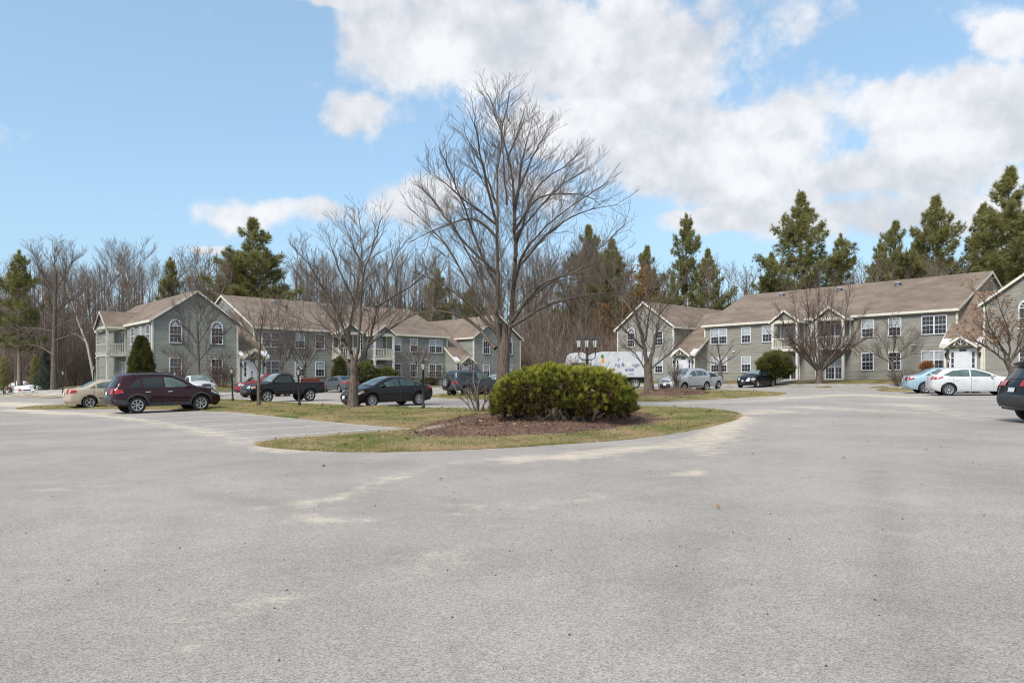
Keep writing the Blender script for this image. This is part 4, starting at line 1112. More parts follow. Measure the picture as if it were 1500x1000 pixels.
def mugo():
    rng = np.random.default_rng(4); r = random.Random(4)
    c = on(824, 21.2); gz = TM(c.x, c.y); RX, RY, RZ = 1.9, 1.6, 1.0; zc = .36
    root = empty('evergreen_bush', (c.x, c.y, gz))
    def lump(d): return 1 + .07 * noise.noise(Vector(d) * 2.2) + .05 * noise.noise(Vector(d) * 5.5)
    parts = []
    for n, sc, k, ln, wd in ((1550, 1.0, 50, .15, .0075), (1300, .88, 30, .16, .008), (900, .7, 20, .18, .01)):
        P, D, Tn = [], [], []
        while len(P) < n:
            d = rng.normal(0, 1, 3); d /= np.linalg.norm(d)
            if d[2] < -.7: continue
            m = lump(d) * sc / (abs(d[0]) ** 2.7 + abs(d[1]) ** 2.7 + abs(d[2]) ** 2.7) ** (1 / 2.7); zr = RZ if d[2] > 0 else .75
            p = np.array((d[0] * RX * m, d[1] * RY * m, zc + d[2] * zr * m))
            if p[2] < .1: continue
            hole = noise.noise(Vector(p * 1.6)) 
            if d[2] < -.1 and hole > .25 + d[2] * .8: continue
            p = p + rng.normal(0, .04, 3)
            t = .60 + .3 * d[2] + .25 * noise.noise(Vector(p * 2.4)) + rng.normal(0, .21) - (1 - sc) * 1.6  # tint carries painted shade: lighter towards the top, darker in the inner layers
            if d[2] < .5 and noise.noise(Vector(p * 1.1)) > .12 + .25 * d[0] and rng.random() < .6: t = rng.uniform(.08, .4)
            if d[2] < 0: t -= .18  # underside shade darkened into the tint
            P.append(p); D.append((d[0] * .8, d[1] * .8, .55 + .6 * max(0, d[2]))); Tn.append(t)
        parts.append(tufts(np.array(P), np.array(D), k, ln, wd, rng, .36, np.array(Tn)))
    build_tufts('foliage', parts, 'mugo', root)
    W = Wood(9)
    for i in range(48):
        a = r.uniform(0, 6.28); q = r.uniform(.3, 1)
        p = Vector((math.cos(a) * q * 1.25, math.sin(a) * q * 1.3, -.08)); e = Vector((math.cos(a + r.uniform(-.4, .4)) * RX * .93 * q, math.sin(a) * RY * .93 * q, r.uniform(.5, 1.2)))
        pts = [p.lerp(e, t) + Vector((r.uniform(-.09, .09), r.uniform(-.09, .09), .22 * math.sin(math.pi * t) * (-1 if t < .6 else 1) * .6)) for t in (0, .2, .4, .6, .8, 1)]
        W.c.tube(pts, [.055 * r.uniform(.6, 1.1) * (1 - .6 * t) for t in (0, .2, .4, .6, .8, 1)], 5, False)
        for _ in range(5):
            b = pts[r.randint(1, 4)]; W.c.tube([b, b + Vector((r.uniform(-.3, .3), r.uniform(-.3, .3), r.uniform(-.05, .35)))], [.018, .008], 4, False)
    W.c.build('stems', MT['bark_far'], root, True)
    tag(root, 'wide rounded yellow green evergreen bush on the red brown mulch bed', 'bush')
mugo()

def conifer(name, seed, H, kind='pine', bare=.25, wid=.2, dens=1.0):
    """trunk and crown meshes of a conifer of height H"""
    r = random.Random(seed); rng = np.random.default_rng(seed)
    W = Wood(0.0); n = 9
    pts = [Vector((r.uniform(-.02, .02) * H * .3 * (i > 0), r.uniform(-.02, .02) * H * .3 * (i > 0), H * i / n)) for i in range(n + 1)]
    W.t.tube(pts, [max(.02, .016 * H * (1 - i / n) ** .8) for i in range(n + 1)], 7, False)
    P, D, Tn = [], [], []
    z = H * bare
    while z < H * .985:
        f = (z / H - bare) / (1 - bare)
        if kind == 'pine': prof = (1 - f ** 1.5) * (.55 + .45 * min(1, f * 3)) * r.uniform(.55, 1.15)
        else: prof = (1 - f) ** .95 * r.uniform(.85, 1.05)
        ln = H * wid * prof * (1 + .2 * math.sin(z * 1.7 + seed)) + .15
        i = min(n - 1, int(z / H * n)); c = pts[i].lerp(pts[i + 1], z / H * n - i)
        nb = r.randint(3, 5) if kind == 'pine' else r.randint(6, 8)
        a0 = r.uniform(0, 6.28)
        for b in range(nb):
            if kind == 'pine' and r.random() < .12: continue
            a = a0 + b * 6.283 / nb + r.uniform(-.4, .4); l = ln * r.uniform(.65, 1.15)
            el = (.18 + .65 * f + r.uniform(-.12, .2)) if kind == 'pine' else -.12
            d = Vector((math.cos(a), math.sin(a), el)).normalized()
            e = c + d * l + Vector((0, 0, l * .1))
            W.t.tube([c, c.lerp(e, .5) - Vector((0, 0, l * .04)), e], [.004 * H * (1 - f * .7), .0022 * H, .012], 3, False)
            m = max(3, int(l * (4.2 if kind == 'pine' else 6) * dens))
            for j in range(m):
                t = .3 + .7 * (j + r.random()) / m if kind == 'pine' else .1 + .9 * (j + r.random()) / m
                q = c.lerp(e, t); wdt = l * .3 * (1.15 - t)
                for _ in range(7 if kind == 'pine' else 2):
                    o = Vector((r.gauss(0, wdt * .75), r.gauss(0, wdt * .75), r.gauss(.1, .2)))
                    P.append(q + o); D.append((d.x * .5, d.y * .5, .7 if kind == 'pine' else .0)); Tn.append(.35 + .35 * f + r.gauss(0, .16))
        z += (H * .031 if kind == 'pine' else H * .05) * r.uniform(.7, 1.3)
    k, L_, w_ = (14, .42, .021) if kind == 'pine' else (9, .2, .016)
    V, F, t = tufts(np.array([tuple(p) for p in P]), np.array(D), k, L_, w_, rng, .75, np.array(Tn))
    return W.t.mesh(name + '_trunk', MT['bark_far'], True), mesh_from(name + '_crown', V, F, MT['needle' if kind == 'pine' else 'needle_blue'], False, t)

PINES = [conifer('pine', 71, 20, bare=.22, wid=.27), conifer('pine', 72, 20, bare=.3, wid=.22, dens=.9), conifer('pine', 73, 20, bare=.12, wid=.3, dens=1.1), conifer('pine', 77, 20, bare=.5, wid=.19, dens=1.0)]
def put_pine(px, ytop, D, var, label, wide=1.0, rz=0.0, group='pines'):
    g = on(px, D); top = CAMZ + (YH - ytop) / FPX * D; s = (top - g.z) / 20; wide *= 1.0
    root = empty('pine_tree', g, rz); root.scale = (s * wide, s * wide, s)
    a, b = PINES[var]; obj_me('trunk', a, root); obj_me('crown', b, root)
    return tag(root, label, 'tree', group)
for a in [(28, 368, 84, 1, 'pine at the far left edge beyond the big bare tree', 1.05), (370, 322, 104, 2, 'broad dense pine rising behind the left gabled wing', 1.3), (338, 372, 108, 0, 'lower pine just left of the broad pine behind the left wing', 1.0),
          (862, 332, 118, 2, 'dark pine in the wood right of the tallest bare tree', 1.0), (895, 352, 112, 0, 'pine in the wood above the triple lantern post', 1.1), (948, 362, 116, 2, 'bushy pine behind the forked tree', 1.0),
          (1006, 318, 118, 3, 'slender pine standing alone above the roof of the far wing', .8), (1036, 366, 112, 0, 'pine with dark crown right of the slender lone pine', .9), (985, 405, 108, 2, 'low dark pine behind the far wing roof', 1.0),
          (1172, 284, 104, 0, 'tall spreading pine above the middle of the right roof', 1.05), (1232, 344, 103, 1, 'shorter pine right of the tall spreading pine', 1.0), (1130, 372, 106, 2, 'low pine left of the tall spreading pine', .9),
          (1312, 326, 98, 2, 'left pine of the pair above the right roof', 1.0), (1372, 288, 96, 0, 'taller right pine of the pair above the right roof', 1.0), (1345, 345, 100, 2, 'low pine between the two pines above the right roof', .9),
          (1480, 248, 84, 2, 'big dark pine at the right edge behind the near wing', 1.15), (1440, 300, 96, 0, 'pine left of the big dark pine at the right edge', .9), (1290, 352, 104, 1, 'thin pine above the right roof left of the pine pair', .9),
          (690, 420, 118, 2, 'low dark pine behind the tallest bare tree trunk', 1.1), (640, 395, 120, 0, 'pine half hidden in the wood left of the tallest bare tree', 1.0), (250, 378, 112, 1, 'thin pine in the wood above the left gable', .9)]:
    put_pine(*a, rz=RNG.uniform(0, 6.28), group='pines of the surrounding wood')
SPR = conifer('spruce', 81, 4.0, 'spruce', .03, .3); YPN = conifer('young_pine', 83, 4.0, 'spruce', .08, .28, .8)
def put_small(px, D, H, me, label, name, mat=None):
    g = on(px, D); root = empty(name, g, RNG.uniform(0, 6)); root.scale = (H / 4,) * 3
    obj_me('trunk', me[0], root); c = obj_me('crown', me[1] if mat is None else me[1].copy(), root)
    if mat: c.data.materials[0] = MT[mat]
    return tag(root, label, 'tree')
put_small(67, 75, 4.0, SPR, 'small blue green spruce by the sidewalk at the far left', 'spruce_tree')
put_small(5, 78, 3.6, YPN, 'young green pine at the extreme left edge', 'young_pine', 'needle')
put_small(52, 80, 3.5, YPN, 'young yellowish pine left of the small spruce', 'young_pine', 'needle')

def leafy(name, c, f, n, k, ln, wd, mat, label, seed, cat='shrub', spread=.7, stem=True):
    """dense foliage filling a solid: f(rng) gives point and outward direction in local metres"""
    rng = np.random.default_rng(seed); root = empty(name, c)
    P, D, Tn = [], [], []
    for _ in range(n):
        p, d, t = f(rng); P.append(p); D.append(d); Tn.append(t)
    build_tufts('foliage', [tufts(np.array(P), np.array(D), k, ln, wd, rng, spread, np.array(Tn))], mat, root)
    if stem: MB().tube([(0, 0, -.1), (.02, 0, .4), (0, .02, .9)], [.06, .05, .03], 6).build('stem', MT['bark'], root, True)
    return tag(root, label, cat)
def ell(rx, ry, rz, zc, flat=-.9):
    def f(rng):
        while True:
            d = rng.normal(0, 1, 3); d /= np.linalg.norm(d)
            if d[2] > flat: break
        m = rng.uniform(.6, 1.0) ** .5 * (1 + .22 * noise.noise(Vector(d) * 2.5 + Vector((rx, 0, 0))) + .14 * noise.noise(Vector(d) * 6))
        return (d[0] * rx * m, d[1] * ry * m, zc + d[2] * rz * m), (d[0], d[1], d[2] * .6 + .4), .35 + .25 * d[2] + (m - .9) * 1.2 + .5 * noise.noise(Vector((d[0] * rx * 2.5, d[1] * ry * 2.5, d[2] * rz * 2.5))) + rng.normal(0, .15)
    return f
def cone(rx, H):
    def f(rng):
        t = rng.random() ** .75; a = rng.uniform(0, 6.283); prof = min(1, ((1 - t) * 1.7 + .03)) ** .55 * (1 if t > .1 else .88)
        m = rx * prof * (1 + .2 * noise.noise(Vector((math.cos(a) * 2.5, math.sin(a) * 2.5, t * 9)))) * rng.uniform(.72, 1.02)
        return (math.cos(a) * m, math.sin(a) * m, t * H + .05), (math.cos(a) * .5, math.sin(a) * .5, .9), .42 + .75 * noise.noise(Vector((math.cos(a) * rx * 3, math.sin(a) * rx * 3, t * H * 1.6))) + rng.normal(0, .2)
    return f
leafy('arborvitae', on(207, 64.5), cone(.95, 4.3), 4200, 9, .3, .02, 'cedar', 'tall dark green columnar evergreen at the corner of the left building', 91)
leafy('arborvitae', on(497, 80.5), cone(.75, 2.7), 1500, 7, .26, .024, 'cedar', 'small pointed evergreen below the first balcony of the left building', 92)
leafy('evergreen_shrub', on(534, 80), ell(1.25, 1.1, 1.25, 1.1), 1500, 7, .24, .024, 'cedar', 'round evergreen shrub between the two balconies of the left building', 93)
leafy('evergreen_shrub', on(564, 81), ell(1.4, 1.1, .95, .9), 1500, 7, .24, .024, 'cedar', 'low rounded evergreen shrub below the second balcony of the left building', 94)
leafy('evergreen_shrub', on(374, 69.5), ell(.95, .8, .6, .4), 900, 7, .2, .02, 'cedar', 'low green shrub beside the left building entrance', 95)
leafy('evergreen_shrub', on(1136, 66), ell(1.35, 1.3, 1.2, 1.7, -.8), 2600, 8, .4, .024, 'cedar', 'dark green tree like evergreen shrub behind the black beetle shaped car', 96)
leafy('evergreen_shrub', on(628, 86), ell(.9, .7, .45, .3), 500, 7, .2, .022, 'cedar', 'very low green shrub at the foot of the left building far windows', 97)
_c = on(1357, 58.2)
leafy('ornamental_grass', _c, ell(.4, .4, .3, 1.35), 220, 7, .3, .012, 'oak_leaf', 'tuft of orange dried grass beside the right entrance', 98)

# ------------------------------------------------------------------ the wood behind
def far_tree(seed, H, fork):
    rng = random.Random(seed); W = Wood(.075)
    P = dict(levels=3, space=[.46, .36, .36], len=[4.2, 2.0, 1.0], rad=[.045, .024, .017], ang=(25, 60), up=.15, wob=.12, trop=.05, tip=.014)
    n = 8; lean = Vector((rng.uniform(-.06, .06), rng.uniform(-.06, .06), 1))
    pts = [Vector((0, 0, -.3))]
    for i in range(n): pts.append(pts[-1] + (lean + Vector((rng.gauss(0, .035), rng.gauss(0, .035), 0))) * H * (.72 if fork else .92) / n)
    W.t.tube(pts, [.15 * (1 - .72 * i / n) * H / 18 for i in range(n + 1)], 6, False)
    sprout(W, pts[1:], .13, .06, 1, P, rng, .1)
    for _ in range(rng.randint(2, 4) if fork else 1):
        d = Vector((rng.uniform(-.35, .35), rng.uniform(-.35, .35), 1)).normalized(); grow(W, pts[-1], d, H * .27, .07, 0, P, rng)
    top = max(v[2] for v in W.c.V); k_ = H / top
    for q in (W.t, W.c): q.V = [(v[0] * k_, v[1] * k_, v[2] * k_) for v in q.V]
    return W.t.mesh('forest_trunk', MT['bark_far'], True), W.c.mesh('forest_crown', MT['twig_far'], True)
FAR = [far_tree(101 + i, 18, i % 2) for i in range(9)]
def wood():
    rng = random.Random(17); n = 0
    ZN = [(40, 'at the far left edge of the wood'), (100, 'behind the small blue green spruce'), (142, 'left of the corner balcony'), (200, 'above the corner balcony roof'), (300, 'above the left arched window gable'), (420, 'above the left building entrance'),
          (500, 'above the first balcony of the left building'), (600, 'behind the bare tree on the grass strip'), (680, 'above the far end of the left roof'), (790, 'behind the tallest bare tree'), (906, 'in the gap between the two buildings'), (990, 'above the far gable of the right building'),
          (1110, 'above the far entrance of the right building'), (1180, 'above the left balcony of the right building'), (1260, 'above the right balcony of the right building'), (1340, 'above the crooked small tree'), (1420, 'above the right building entrance'), (9999, 'behind the near right wing')]
    def place(px, D, H, reg):
        g = on(px, D); a, b = FAR[rng.randrange(9)]; s = H / 18
        root = empty('forest_tree', g, rng.uniform(0, 6.28)); w = s * rng.uniform(.8, 1.15); root.scale = (w, w, s)
        obj_me('trunk', a, root); obj_me('crown', b, root)
        zone = next(t for lim, t in ZN if px < lim)
        yt = YH - (g.z + H - CAMZ) / D * FPX
        lab = ('nearer ' if D < 103 else 'farther ' if D > 119 else '') + ('tall' if yt < 372 else 'middling' if yt < 402 else 'short') + (' slender' if w < s * .93 else ' spreading' if w > s * 1.03 else '') + ' bare brown tree ' + zone
        tag(root, lab, 'tree', 'bare forest trees ' + zone)
    def ok(x, y):
        for o, a in ((BL_O, BL_ANG), (BR_O, BR_ANG)):
            lx, ly = w2loc(o, a, x, y)
            if -3 < lx < 48 and -8 < ly < 22.5: return False
        return True
    def region(px): return 0 if px < 140 else 1 if px < 720 else 2 if px < 905 else 3
    cnt = 0
    while cnt < 270:
        D = 84 + 52 * rng.random() ** 1.1; px = rng.uniform(-60, 1560); g = on(px, D)
        if px > 920 and rng.random() < .45: continue
        if not ok(g.x, g.y): continue
        lx, ly = w2loc(BL_O, BL_ANG, g.x, g.y); rx, ry = w2loc(BR_O, BR_ANG, g.x, g.y)
        if lx > -9 and ly < 22 and rx > 46: continue
        if lx > -8 and ly < 21 and g.y < 96 and px < 930: continue
        if ry < 21 and rx > -4: continue
        if lx <= -9 and g.y < 86: continue
        ytop = 348 + rng.uniform(-6, 66) + (25 if 930 < px < 1300 else 0) + (22 if px > 1300 else 0) + (25 if px < 60 else 0)
        H = CAMZ + (YH - ytop) / FPX * D - g.z
        if H > 22: H = rng.uniform(17, 21)
        place(px, D, H, region(px)); cnt += 1
wood()

def far_woods():
    """the deeper wood and the brush under the trees, both one mass to the eye"""
    rng = np.random.default_rng(23); r = random.Random(29)
    W = MB(); P = dict(levels=2, space=[.9, .8], len=[3.4, 1.6], rad=[.07, .045], ang=(22, 50), up=.3, wob=.1, trop=.05, tip=.024)
    class WW:
        def __init__(s): s.tips = []
        def tube(s, pts, r0, r1): W.tube([pts[0], pts[len(pts) // 2], pts[-1]], [r0, (r0 + r1) / 2, r1], 3, False)
    ww = WW()
    for i in range(950):
        D = r.uniform(118, 175); px = r.uniform(-120, 1620); g = on(px, D); H = r.uniform(13, 21)
        if px > 930: H *= .85
        top = g + Vector((r.uniform(-1, 1), r.uniform(-1, 1), H)); pts = [g - Vector((0, 0, .5)), g.lerp(top, .35), g.lerp(top, .7), top]
        W.tube(pts, [.2, .16, .1, .03], 4, False); sprout(ww, pts, .14, .05, 1, P, r, .3)
    tag(W.build('distant_woods', MT['twig_far'], None, True), 'grey brown mass of bare trees deeper in the wood', 'woods', kind='stuff')
    # brush
    n = 60000; V = []; D = rng.uniform(90, 135, n); px = rng.uniform(-60, 1560, n); keep = []
    for i in range(n):
        x = (px[i] - 750) / FPX * D[i]; y = D[i]
        lx, ly = w2loc(BL_O, BL_ANG, x, y); rx, ry = w2loc(BR_O, BR_ANG, x, y)
        if (-2 < lx < 47 and ly < 22) or (lx > 40 and ly < 2 and rx > -3) or (ry < 22 and rx > -2): continue
        keep.append((x, y, T(x, y)))
    B = np.array(keep); m = len(B); H = np.minimum(rng.gamma(3.0, 1.5, (m, 1)) + .6, rng.uniform(5, 9, (m, 1)))
    lean = rng.normal(0, .28, (m, 3)); lean[:, 2] = 1; tip = B + lean * H
    s = rng.normal(0, 1, (m, 3)); s[:, 2] = 0; s /= np.linalg.norm(s, axis=1)[:, None]; w = .018 + .012 * rng.random((m, 1))
    Vv = [B - s * w, B + s * w, tip]; F = np.arange(m * 3).reshape(3, m).T
    V1 = np.concatenate(Vv)
    # two side twigs per stem
    parts = [(V1, F)]
    for q in range(3):
        b0 = B + (tip - B) * rng.uniform(.3, .8, (m, 1)); d = rng.normal(0, .6, (m, 3)); d[:, 2] = np.abs(d[:, 2]) + .3; e = b0 + d * H * .4
        s2 = np.roll(s, q + 1, 0) * .02; parts.append((np.concatenate([b0 - s2, b0 + s2, e]), F))
    V = np.concatenate([p[0] for p in parts]); Fs = np.concatenate([p[1] + i * 3 * m for i, p in enumerate(parts)])
    tag(obj_me('underbrush', mesh_from('underbrush', V, Fs, MT['twig_far'])), 'brown leafless underbrush at the foot of the wood', 'brush', kind='stuff')
far_woods()
def rusty(px, ytop, D, w, seed, label, n=1500):
    g = on(px, D); H = CAMZ + (YH - ytop) / FPX * D - g.z; a, b = FAR[seed % 9]
    root = empty('oak_tree', g, seed); root.scale = (H / 18,) * 3; obj_me('trunk', a, root); obj_me('crown', b, root)
    r = random.Random(seed); tips = []
    for _ in range(900):
        u = r.random(); an = r.uniform(0, 6.28); zz = 18 * (.35 + .62 * u); rad = w * (1 - abs(u - .4)) * math.sqrt(r.random()) * 18 / H
        tips.append((Vector((math.cos(an) * rad, math.sin(an) * rad, zz)), Vector((0, 0, 1))))
    leaf_cloud(root, tips, n, .13, 'oak_leaf', r, (0, 0, 0)); return tag(root, label, 'tree')
rusty(940, 382, 104, 3.2, 5, 'oak with faded orange leaves behind the far wing of the right building', 4200)
rusty(885, 440, 102, 3.0, 6, 'rusty leaved oak low between the two buildings', 3600)
rusty(822, 455, 106, 3.0, 7, 'rusty leaved small oak right of the left building far gable', 2600)
rusty(908, 470, 98, 2.2, 8, 'low rusty leaved sapling beside the far wing', 1800)

# ------------------------------------------------------------------ cars
def cat_rom(P, n=5):
    P = [Vector(p) for p in P]; m = len(P); out = []
    for i in range(m - 1):
        p0, p1, p2, p3 = P[max(i - 1, 0)], P[i], P[i + 1], P[min(i + 2, m - 1)]
        for k in range(n):
            t = k / n
            c = .5 * ((2 * p1) + (p2 - p0) * t + (2 * p0 - 5 * p1 + 4 * p2 - p3) * t * t + (3 * p1 - p0 - 3 * p2 + p3) * t ** 3)
            l = p1.lerp(p2, t); out.append(c * .75 + l * .25)
    out.append(P[-1]); return [(p.x, p.y) for p in out]
def clip_x(poly, lo, hi):
    def half(P, f, X):
        o = []
        for i, a in enumerate(P):
            b = P[(i + 1) % len(P)]; ia, ib = f(a[0]), f(b[0])
            if ia: o.append(a)
            if ia != ib: t = (X - a[0]) / (b[0] - a[0]); o.append((X, a[1] + (b[1] - a[1]) * t))
        return o
    P = half(poly, lambda x: x >= lo, lo); return half(P, lambda x: x <= hi, hi) if P else P

def wheel_meshes(r, spokes, w=.21):
    t = MB(); ri = r * .66; h = w / 2
    t.lathe([(ri, -h * .92), (r * .93, -h), (r * .985, -h * .8), (r, -h * .45), (r, h * .45), (r * .985, h * .8), (r * .93, h), (ri, h * .92)], 28, axis='y')
    m = MB(); m.lathe([(ri, -h * .92), (ri * .9, -h * .86), (ri * .86, -h * .55), (ri * .86, h * .3)], 28, axis='y')
    for i in range(spokes):
        a = 6.283 * i / spokes; da = 1.55 / spokes
        P = [(ri * .16, a - da * 1.2), (ri * .16, a + da * 1.2), (ri * .9, a + da * .62), (ri * .9, a - da * .62)]
        m.prism([(q * math.cos(b), -h * (.8 if q > .1 * r + .06 else .72), q * math.sin(b)) for q, b in P], (0, .035, 0))
    m.lathe([(0, -h * .82), (ri * .2, -h * .8), (ri * .24, -h * .6)], 14, axis='y')
    d = MB(); d.lathe([(0, -h * .35), (ri * .86, -h * .35)], 20, axis='y')  # flat near-black disc painted in as the shade behind the spokes
    return t.mesh('tyre', MT['tyre'], True), m.mesh('rim', MT['rim'], False), d.mesh('spoke_shade_disc', MT['rim_dark'])
WHEELS = {}

def car(name, label, cat, S, paint, pos, yaw, glass='carglass'):
    """body from a side outline: x forward from the rear bumper, z up"""
    L, Wd, r = S['L'], S['W'], S['r']; up = cat_rom(S['up'], 5); sill = S['sill']; belt = S['belt']; xr, xf = S['xr'], S['xf']
    Ra = r + S.get('arch', .07)
    low = []
    x_end = up[-1][0]; low.append((x_end - .04, sill))
    for xc in (xf, xr):
        a0 = math.asin(max(-1, min(1, (sill - r) / Ra)))
        for i in range(13):
            a = a0 + (math.pi - 2 * a0) * i / 12; low.append((xc + Ra * math.cos(a), r + Ra * math.sin(a)))
    low.append((up[0][0] + .04, sill + S.get('rs', .06)))
    def res(P, step):
        o = []
        for a, b in zip(P[:-1], P[1:]):
            n = max(1, int(math.dist(a, b) / step)); o += [(a[0] + (b[0] - a[0]) * k / n, a[1] + (b[1] - a[1]) * k / n) for k in range(n)]
        return o + [P[-1]]
    up = res(up, .09); low = res(low, .09); poly = up + low; upA = np.array(up)
    rf, rb, tum, Wh = S.get('rf', .1), .025, S.get('tum', .36), Wd / 2
    def seg_d(P, pl):
        A = np.array(pl[:-1]); B = np.array(pl[1:]); best = np.full(len(P), 9.0)
        for a, b in zip(A, B):
            ab = b - a; t = np.clip(((P - a) @ ab) / max(1e-9, ab @ ab), 0, 1); best = np.minimum(best, np.hypot(*(P - a - t[:, None] * ab).T))
        return best
    lowc = [up[-1]] + low + [up[0]]
    fl = S.get('flare', .0)
    def Y(P):
        P = np.atleast_2d(np.array(P, float)); x, z = P[:, 0], P[:, 1]
        y = np.full(len(P), Wh)
        y -= S.get('pf', .2) * np.clip((x - (L - 1.0)) / 1.0, 0, 1) ** 2.2 + S.get('pr', .13) * np.clip((.8 - x) / .8, 0, 1) ** 2.2
        y -= .07 * np.clip((.62 - z) / .4, 0, 1) ** 1.6 + .035 * np.clip((z - .72) / (belt - .72), 0, 1) ** 1.5
        y -= np.clip(z - belt, 0, 9) * tum + .06 * np.clip((z - belt) / .5, 0, 1) ** 2
        y -= .022 * np.exp(-((z - .66) / .05) ** 2) * (x > xr + .3) * (x < xf - .2) * 0 
        for xc in (xf, xr): y += (fl + .018) * np.exp(-((np.hypot(x - xc, z - r) - Ra) / .1) ** 2) * (z < belt)
        du = np.clip(seg_d(P, up) / rf, 0, 1); dl = np.clip(seg_d(P, lowc) / rb, 0, 1)
        return y - rf * .85 * (1 - np.sqrt(1 - (1 - du) ** 2)) - rb * (1 - np.sqrt(1 - (1 - dl) ** 2))
    A = np.array(poly); gx, gz = np.meshgrid(np.arange(0, L, .085), np.arange(sill, A[:, 1].max(), .075)); Q = np.c_[gx.ravel(), gz.ravel()]
    Q = Q[inside(Q, poly)]; Q = Q[poly_dist(Q, poly) > .045]
    # inner row just inside the outline for a round shoulder
    nu = []
    for i, p in enumerate(up[1:-1], 1):
        t = Vector(up[i + 1]) - Vector(up[i - 1]); n_ = Vector((t.y, -t.x)).normalized(); nu.append(tuple(Vector(p) + n_ * .03))
    nu = np.array(nu); nu = nu[inside(nu, poly)] if len(nu) else nu
    V2, F = cdt(poly, [tuple(p) for p in np.r_[Q, nu]])
    P2 = np.array([(v.x, v.y) for v in V2]); yy = Y(P2); n = len(P2)
    body = MB(); open_bed = S.get('bed')
    for sg in (1, -1):
        body.add([(p[0], sg * y_, p[1]) for p, y_ in zip(P2, yy)], [f if sg * ((P2[f[1]] - P2[f[0]])[0] * (P2[f[2]] - P2[f[0]])[1] - (P2[f[1]] - P2[f[0]])[1] * (P2[f[2]] - P2[f[0]])[0]) < 0 else f[::-1] for f in F])
    yu = Y(upA); nrm = []
    for i in range(len(up)):
        t = Vector(up[min(i + 1, len(up) - 1)]) - Vector(up[max(i - 1, 0)]); nrm.append(Vector((-t.y, t.x)).normalized())
    fr = [-1, -.85, -.6, -.3, 0, .3, .6, .85, 1]
    def rib(i, f, off=0.0):
        n_ = nrm[i]; c = (abs(n_.x) * (S.get('bow', .12) if n_.x > 0 else .07) + abs(n_.y) * .035) * (1 - f * f) + off
        return (up[i][0] + n_.x * c, f * float(yu[i]), up[i][1] + n_.y * c)
    b0 = len(body.V); k = len(fr)
    body.V += [rib(i, f) for i in range(len(up)) for f in fr]
    for i in range(len(up) - 1):
        if open_bed and open_bed[0] < up[i][0] < open_bed[1] and up[i][1] > .9: continue
        for j in range(k - 1): body.F.append((b0 + i * k + j, b0 + i * k + j + 1, b0 + (i + 1) * k + j + 1, b0 + (i + 1) * k + j))
    root = empty(name, pos, yaw); mid = (xr + xf) / 2
    def put(nm, mb, mat, par=None, smooth=False):
        mb.V = [(v[0] - mid, v[1], v[2]) for v in mb.V]; return mb.build(nm, MT[mat] if isinstance(mat, str) else mat, par or root, smooth)
    bo = put('body', body, paint, smooth=True)
    # weld the seams so the shoulder shades as one surface
    bm = bmesh.new(); bm.from_mesh(bo.data); bmesh.ops.remove_doubles(bm, verts=bm.verts, dist=.002); bmesh.ops.recalc_face_normals(bm, faces=bm.faces); bm.to_mesh(bo.data); bm.free()
    ub = MB(); yl = Y(np.array(lowc)) - .004
    for i in range(len(lowc) - 1):
        a, b = lowc[i], lowc[i + 1]; ub.add([(a[0], -yl[i], a[1]), (a[0], yl[i], a[1]), (b[0], yl[i + 1], b[1]), (b[0], -yl[i + 1], b[1])], [(0, 1, 2, 3)])
    put('underbody', ub, 'plastic')
    if open_bed:
        x0, x1 = open_bed; w_ = Wh - .12; zt = S['bedz']
        bd = MB(); zf = zt - .42
        bd.add([(x0, -w_, zf), (x1, -w_, zf), (x1, w_, zf), (x0, w_, zf), (x0, -w_, zt), (x1, -w_, zt), (x1, w_, zt), (x0, w_, zt)], [(0, 1, 2, 3), (0, 4, 5, 1), (2, 6, 7, 3), (1, 5, 6, 2), (3, 7, 4, 0)])
        for sg in (-1, 1): bd.box((x0, min(sg * w_, sg * (Wh - .03)), zt - .02), (x1, max(sg * w_, sg * (Wh - .03)), zt + .012))
        put('truck_bed', bd, 'plastic')
    def side(nm, pl, mat, off=.006, sides=(1, -1), step=.12, par=None, dens=True):
        res_ = []
        pl2 = res(list(pl) + [pl[0]], .08)[:-1] if dens else pl
        A_ = np.array(pl2); gx_, gz_ = np.meshgrid(np.arange(A_[:, 0].min(), A_[:, 0].max(), step), np.arange(A_[:, 1].min(), A_[:, 1].max(), step)); Q_ = np.c_[gx_.ravel(), gz_.ravel()]
        Q_ = Q_[inside(Q_, pl2)]; Q_ = Q_[poly_dist(Q_, pl2) > .03] if len(Q_) else Q_
        v2, f2 = cdt(pl2, [tuple(p) for p in Q_]); p2 = np.array([(v.x, v.y) for v in v2]); y2 = Y(p2) + off
        for sg in sides:
            mb = MB(); mb.add([(p[0], sg * y_, p[1]) for p, y_ in zip(p2, y2)], [tuple(f) if sg < 0 else tuple(f)[::-1] for f in f2]); res_.append(put(nm, mb, mat, par, True))
        return res_
    def near(p): return int(np.argmin(np.hypot(upA[:, 0] - p[0], upA[:, 1] - p[1])))
    def band(nm, pa, pb, f0, f1, mat, off=.008, par=None, m=6):
        i0, i1 = sorted((near(pa), near(pb))); i1 = max(i1, i0 + 1); mb = MB()
        fs = [f0 + (f1 - f0) * j / m for j in range(m + 1)]
        rows = [[rib(i, f, off) for f in fs] for i in range(i0, i1 + 1)]
        mb.add([v for r_ in rows for v in r_], [(q * (m + 1) + j, q * (m + 1) + j + 1, (q + 1) * (m + 1) + j + 1, (q + 1) * (m + 1) + j) for q in range(i1 - i0) for j in range(m)])
        return put(nm, mb, mat, par, True)
    cuts = [-9] + S['pillars'] + [99]
    for a, b in zip(cuts[:-1], cuts[1:]):
        pl = clip_x(S['dlo'], a + .035, b - .035)
        if len(pl) >= 3: side('side_window', pl, S['front_glass'] if b == 99 and 'front_glass' in S else glass)
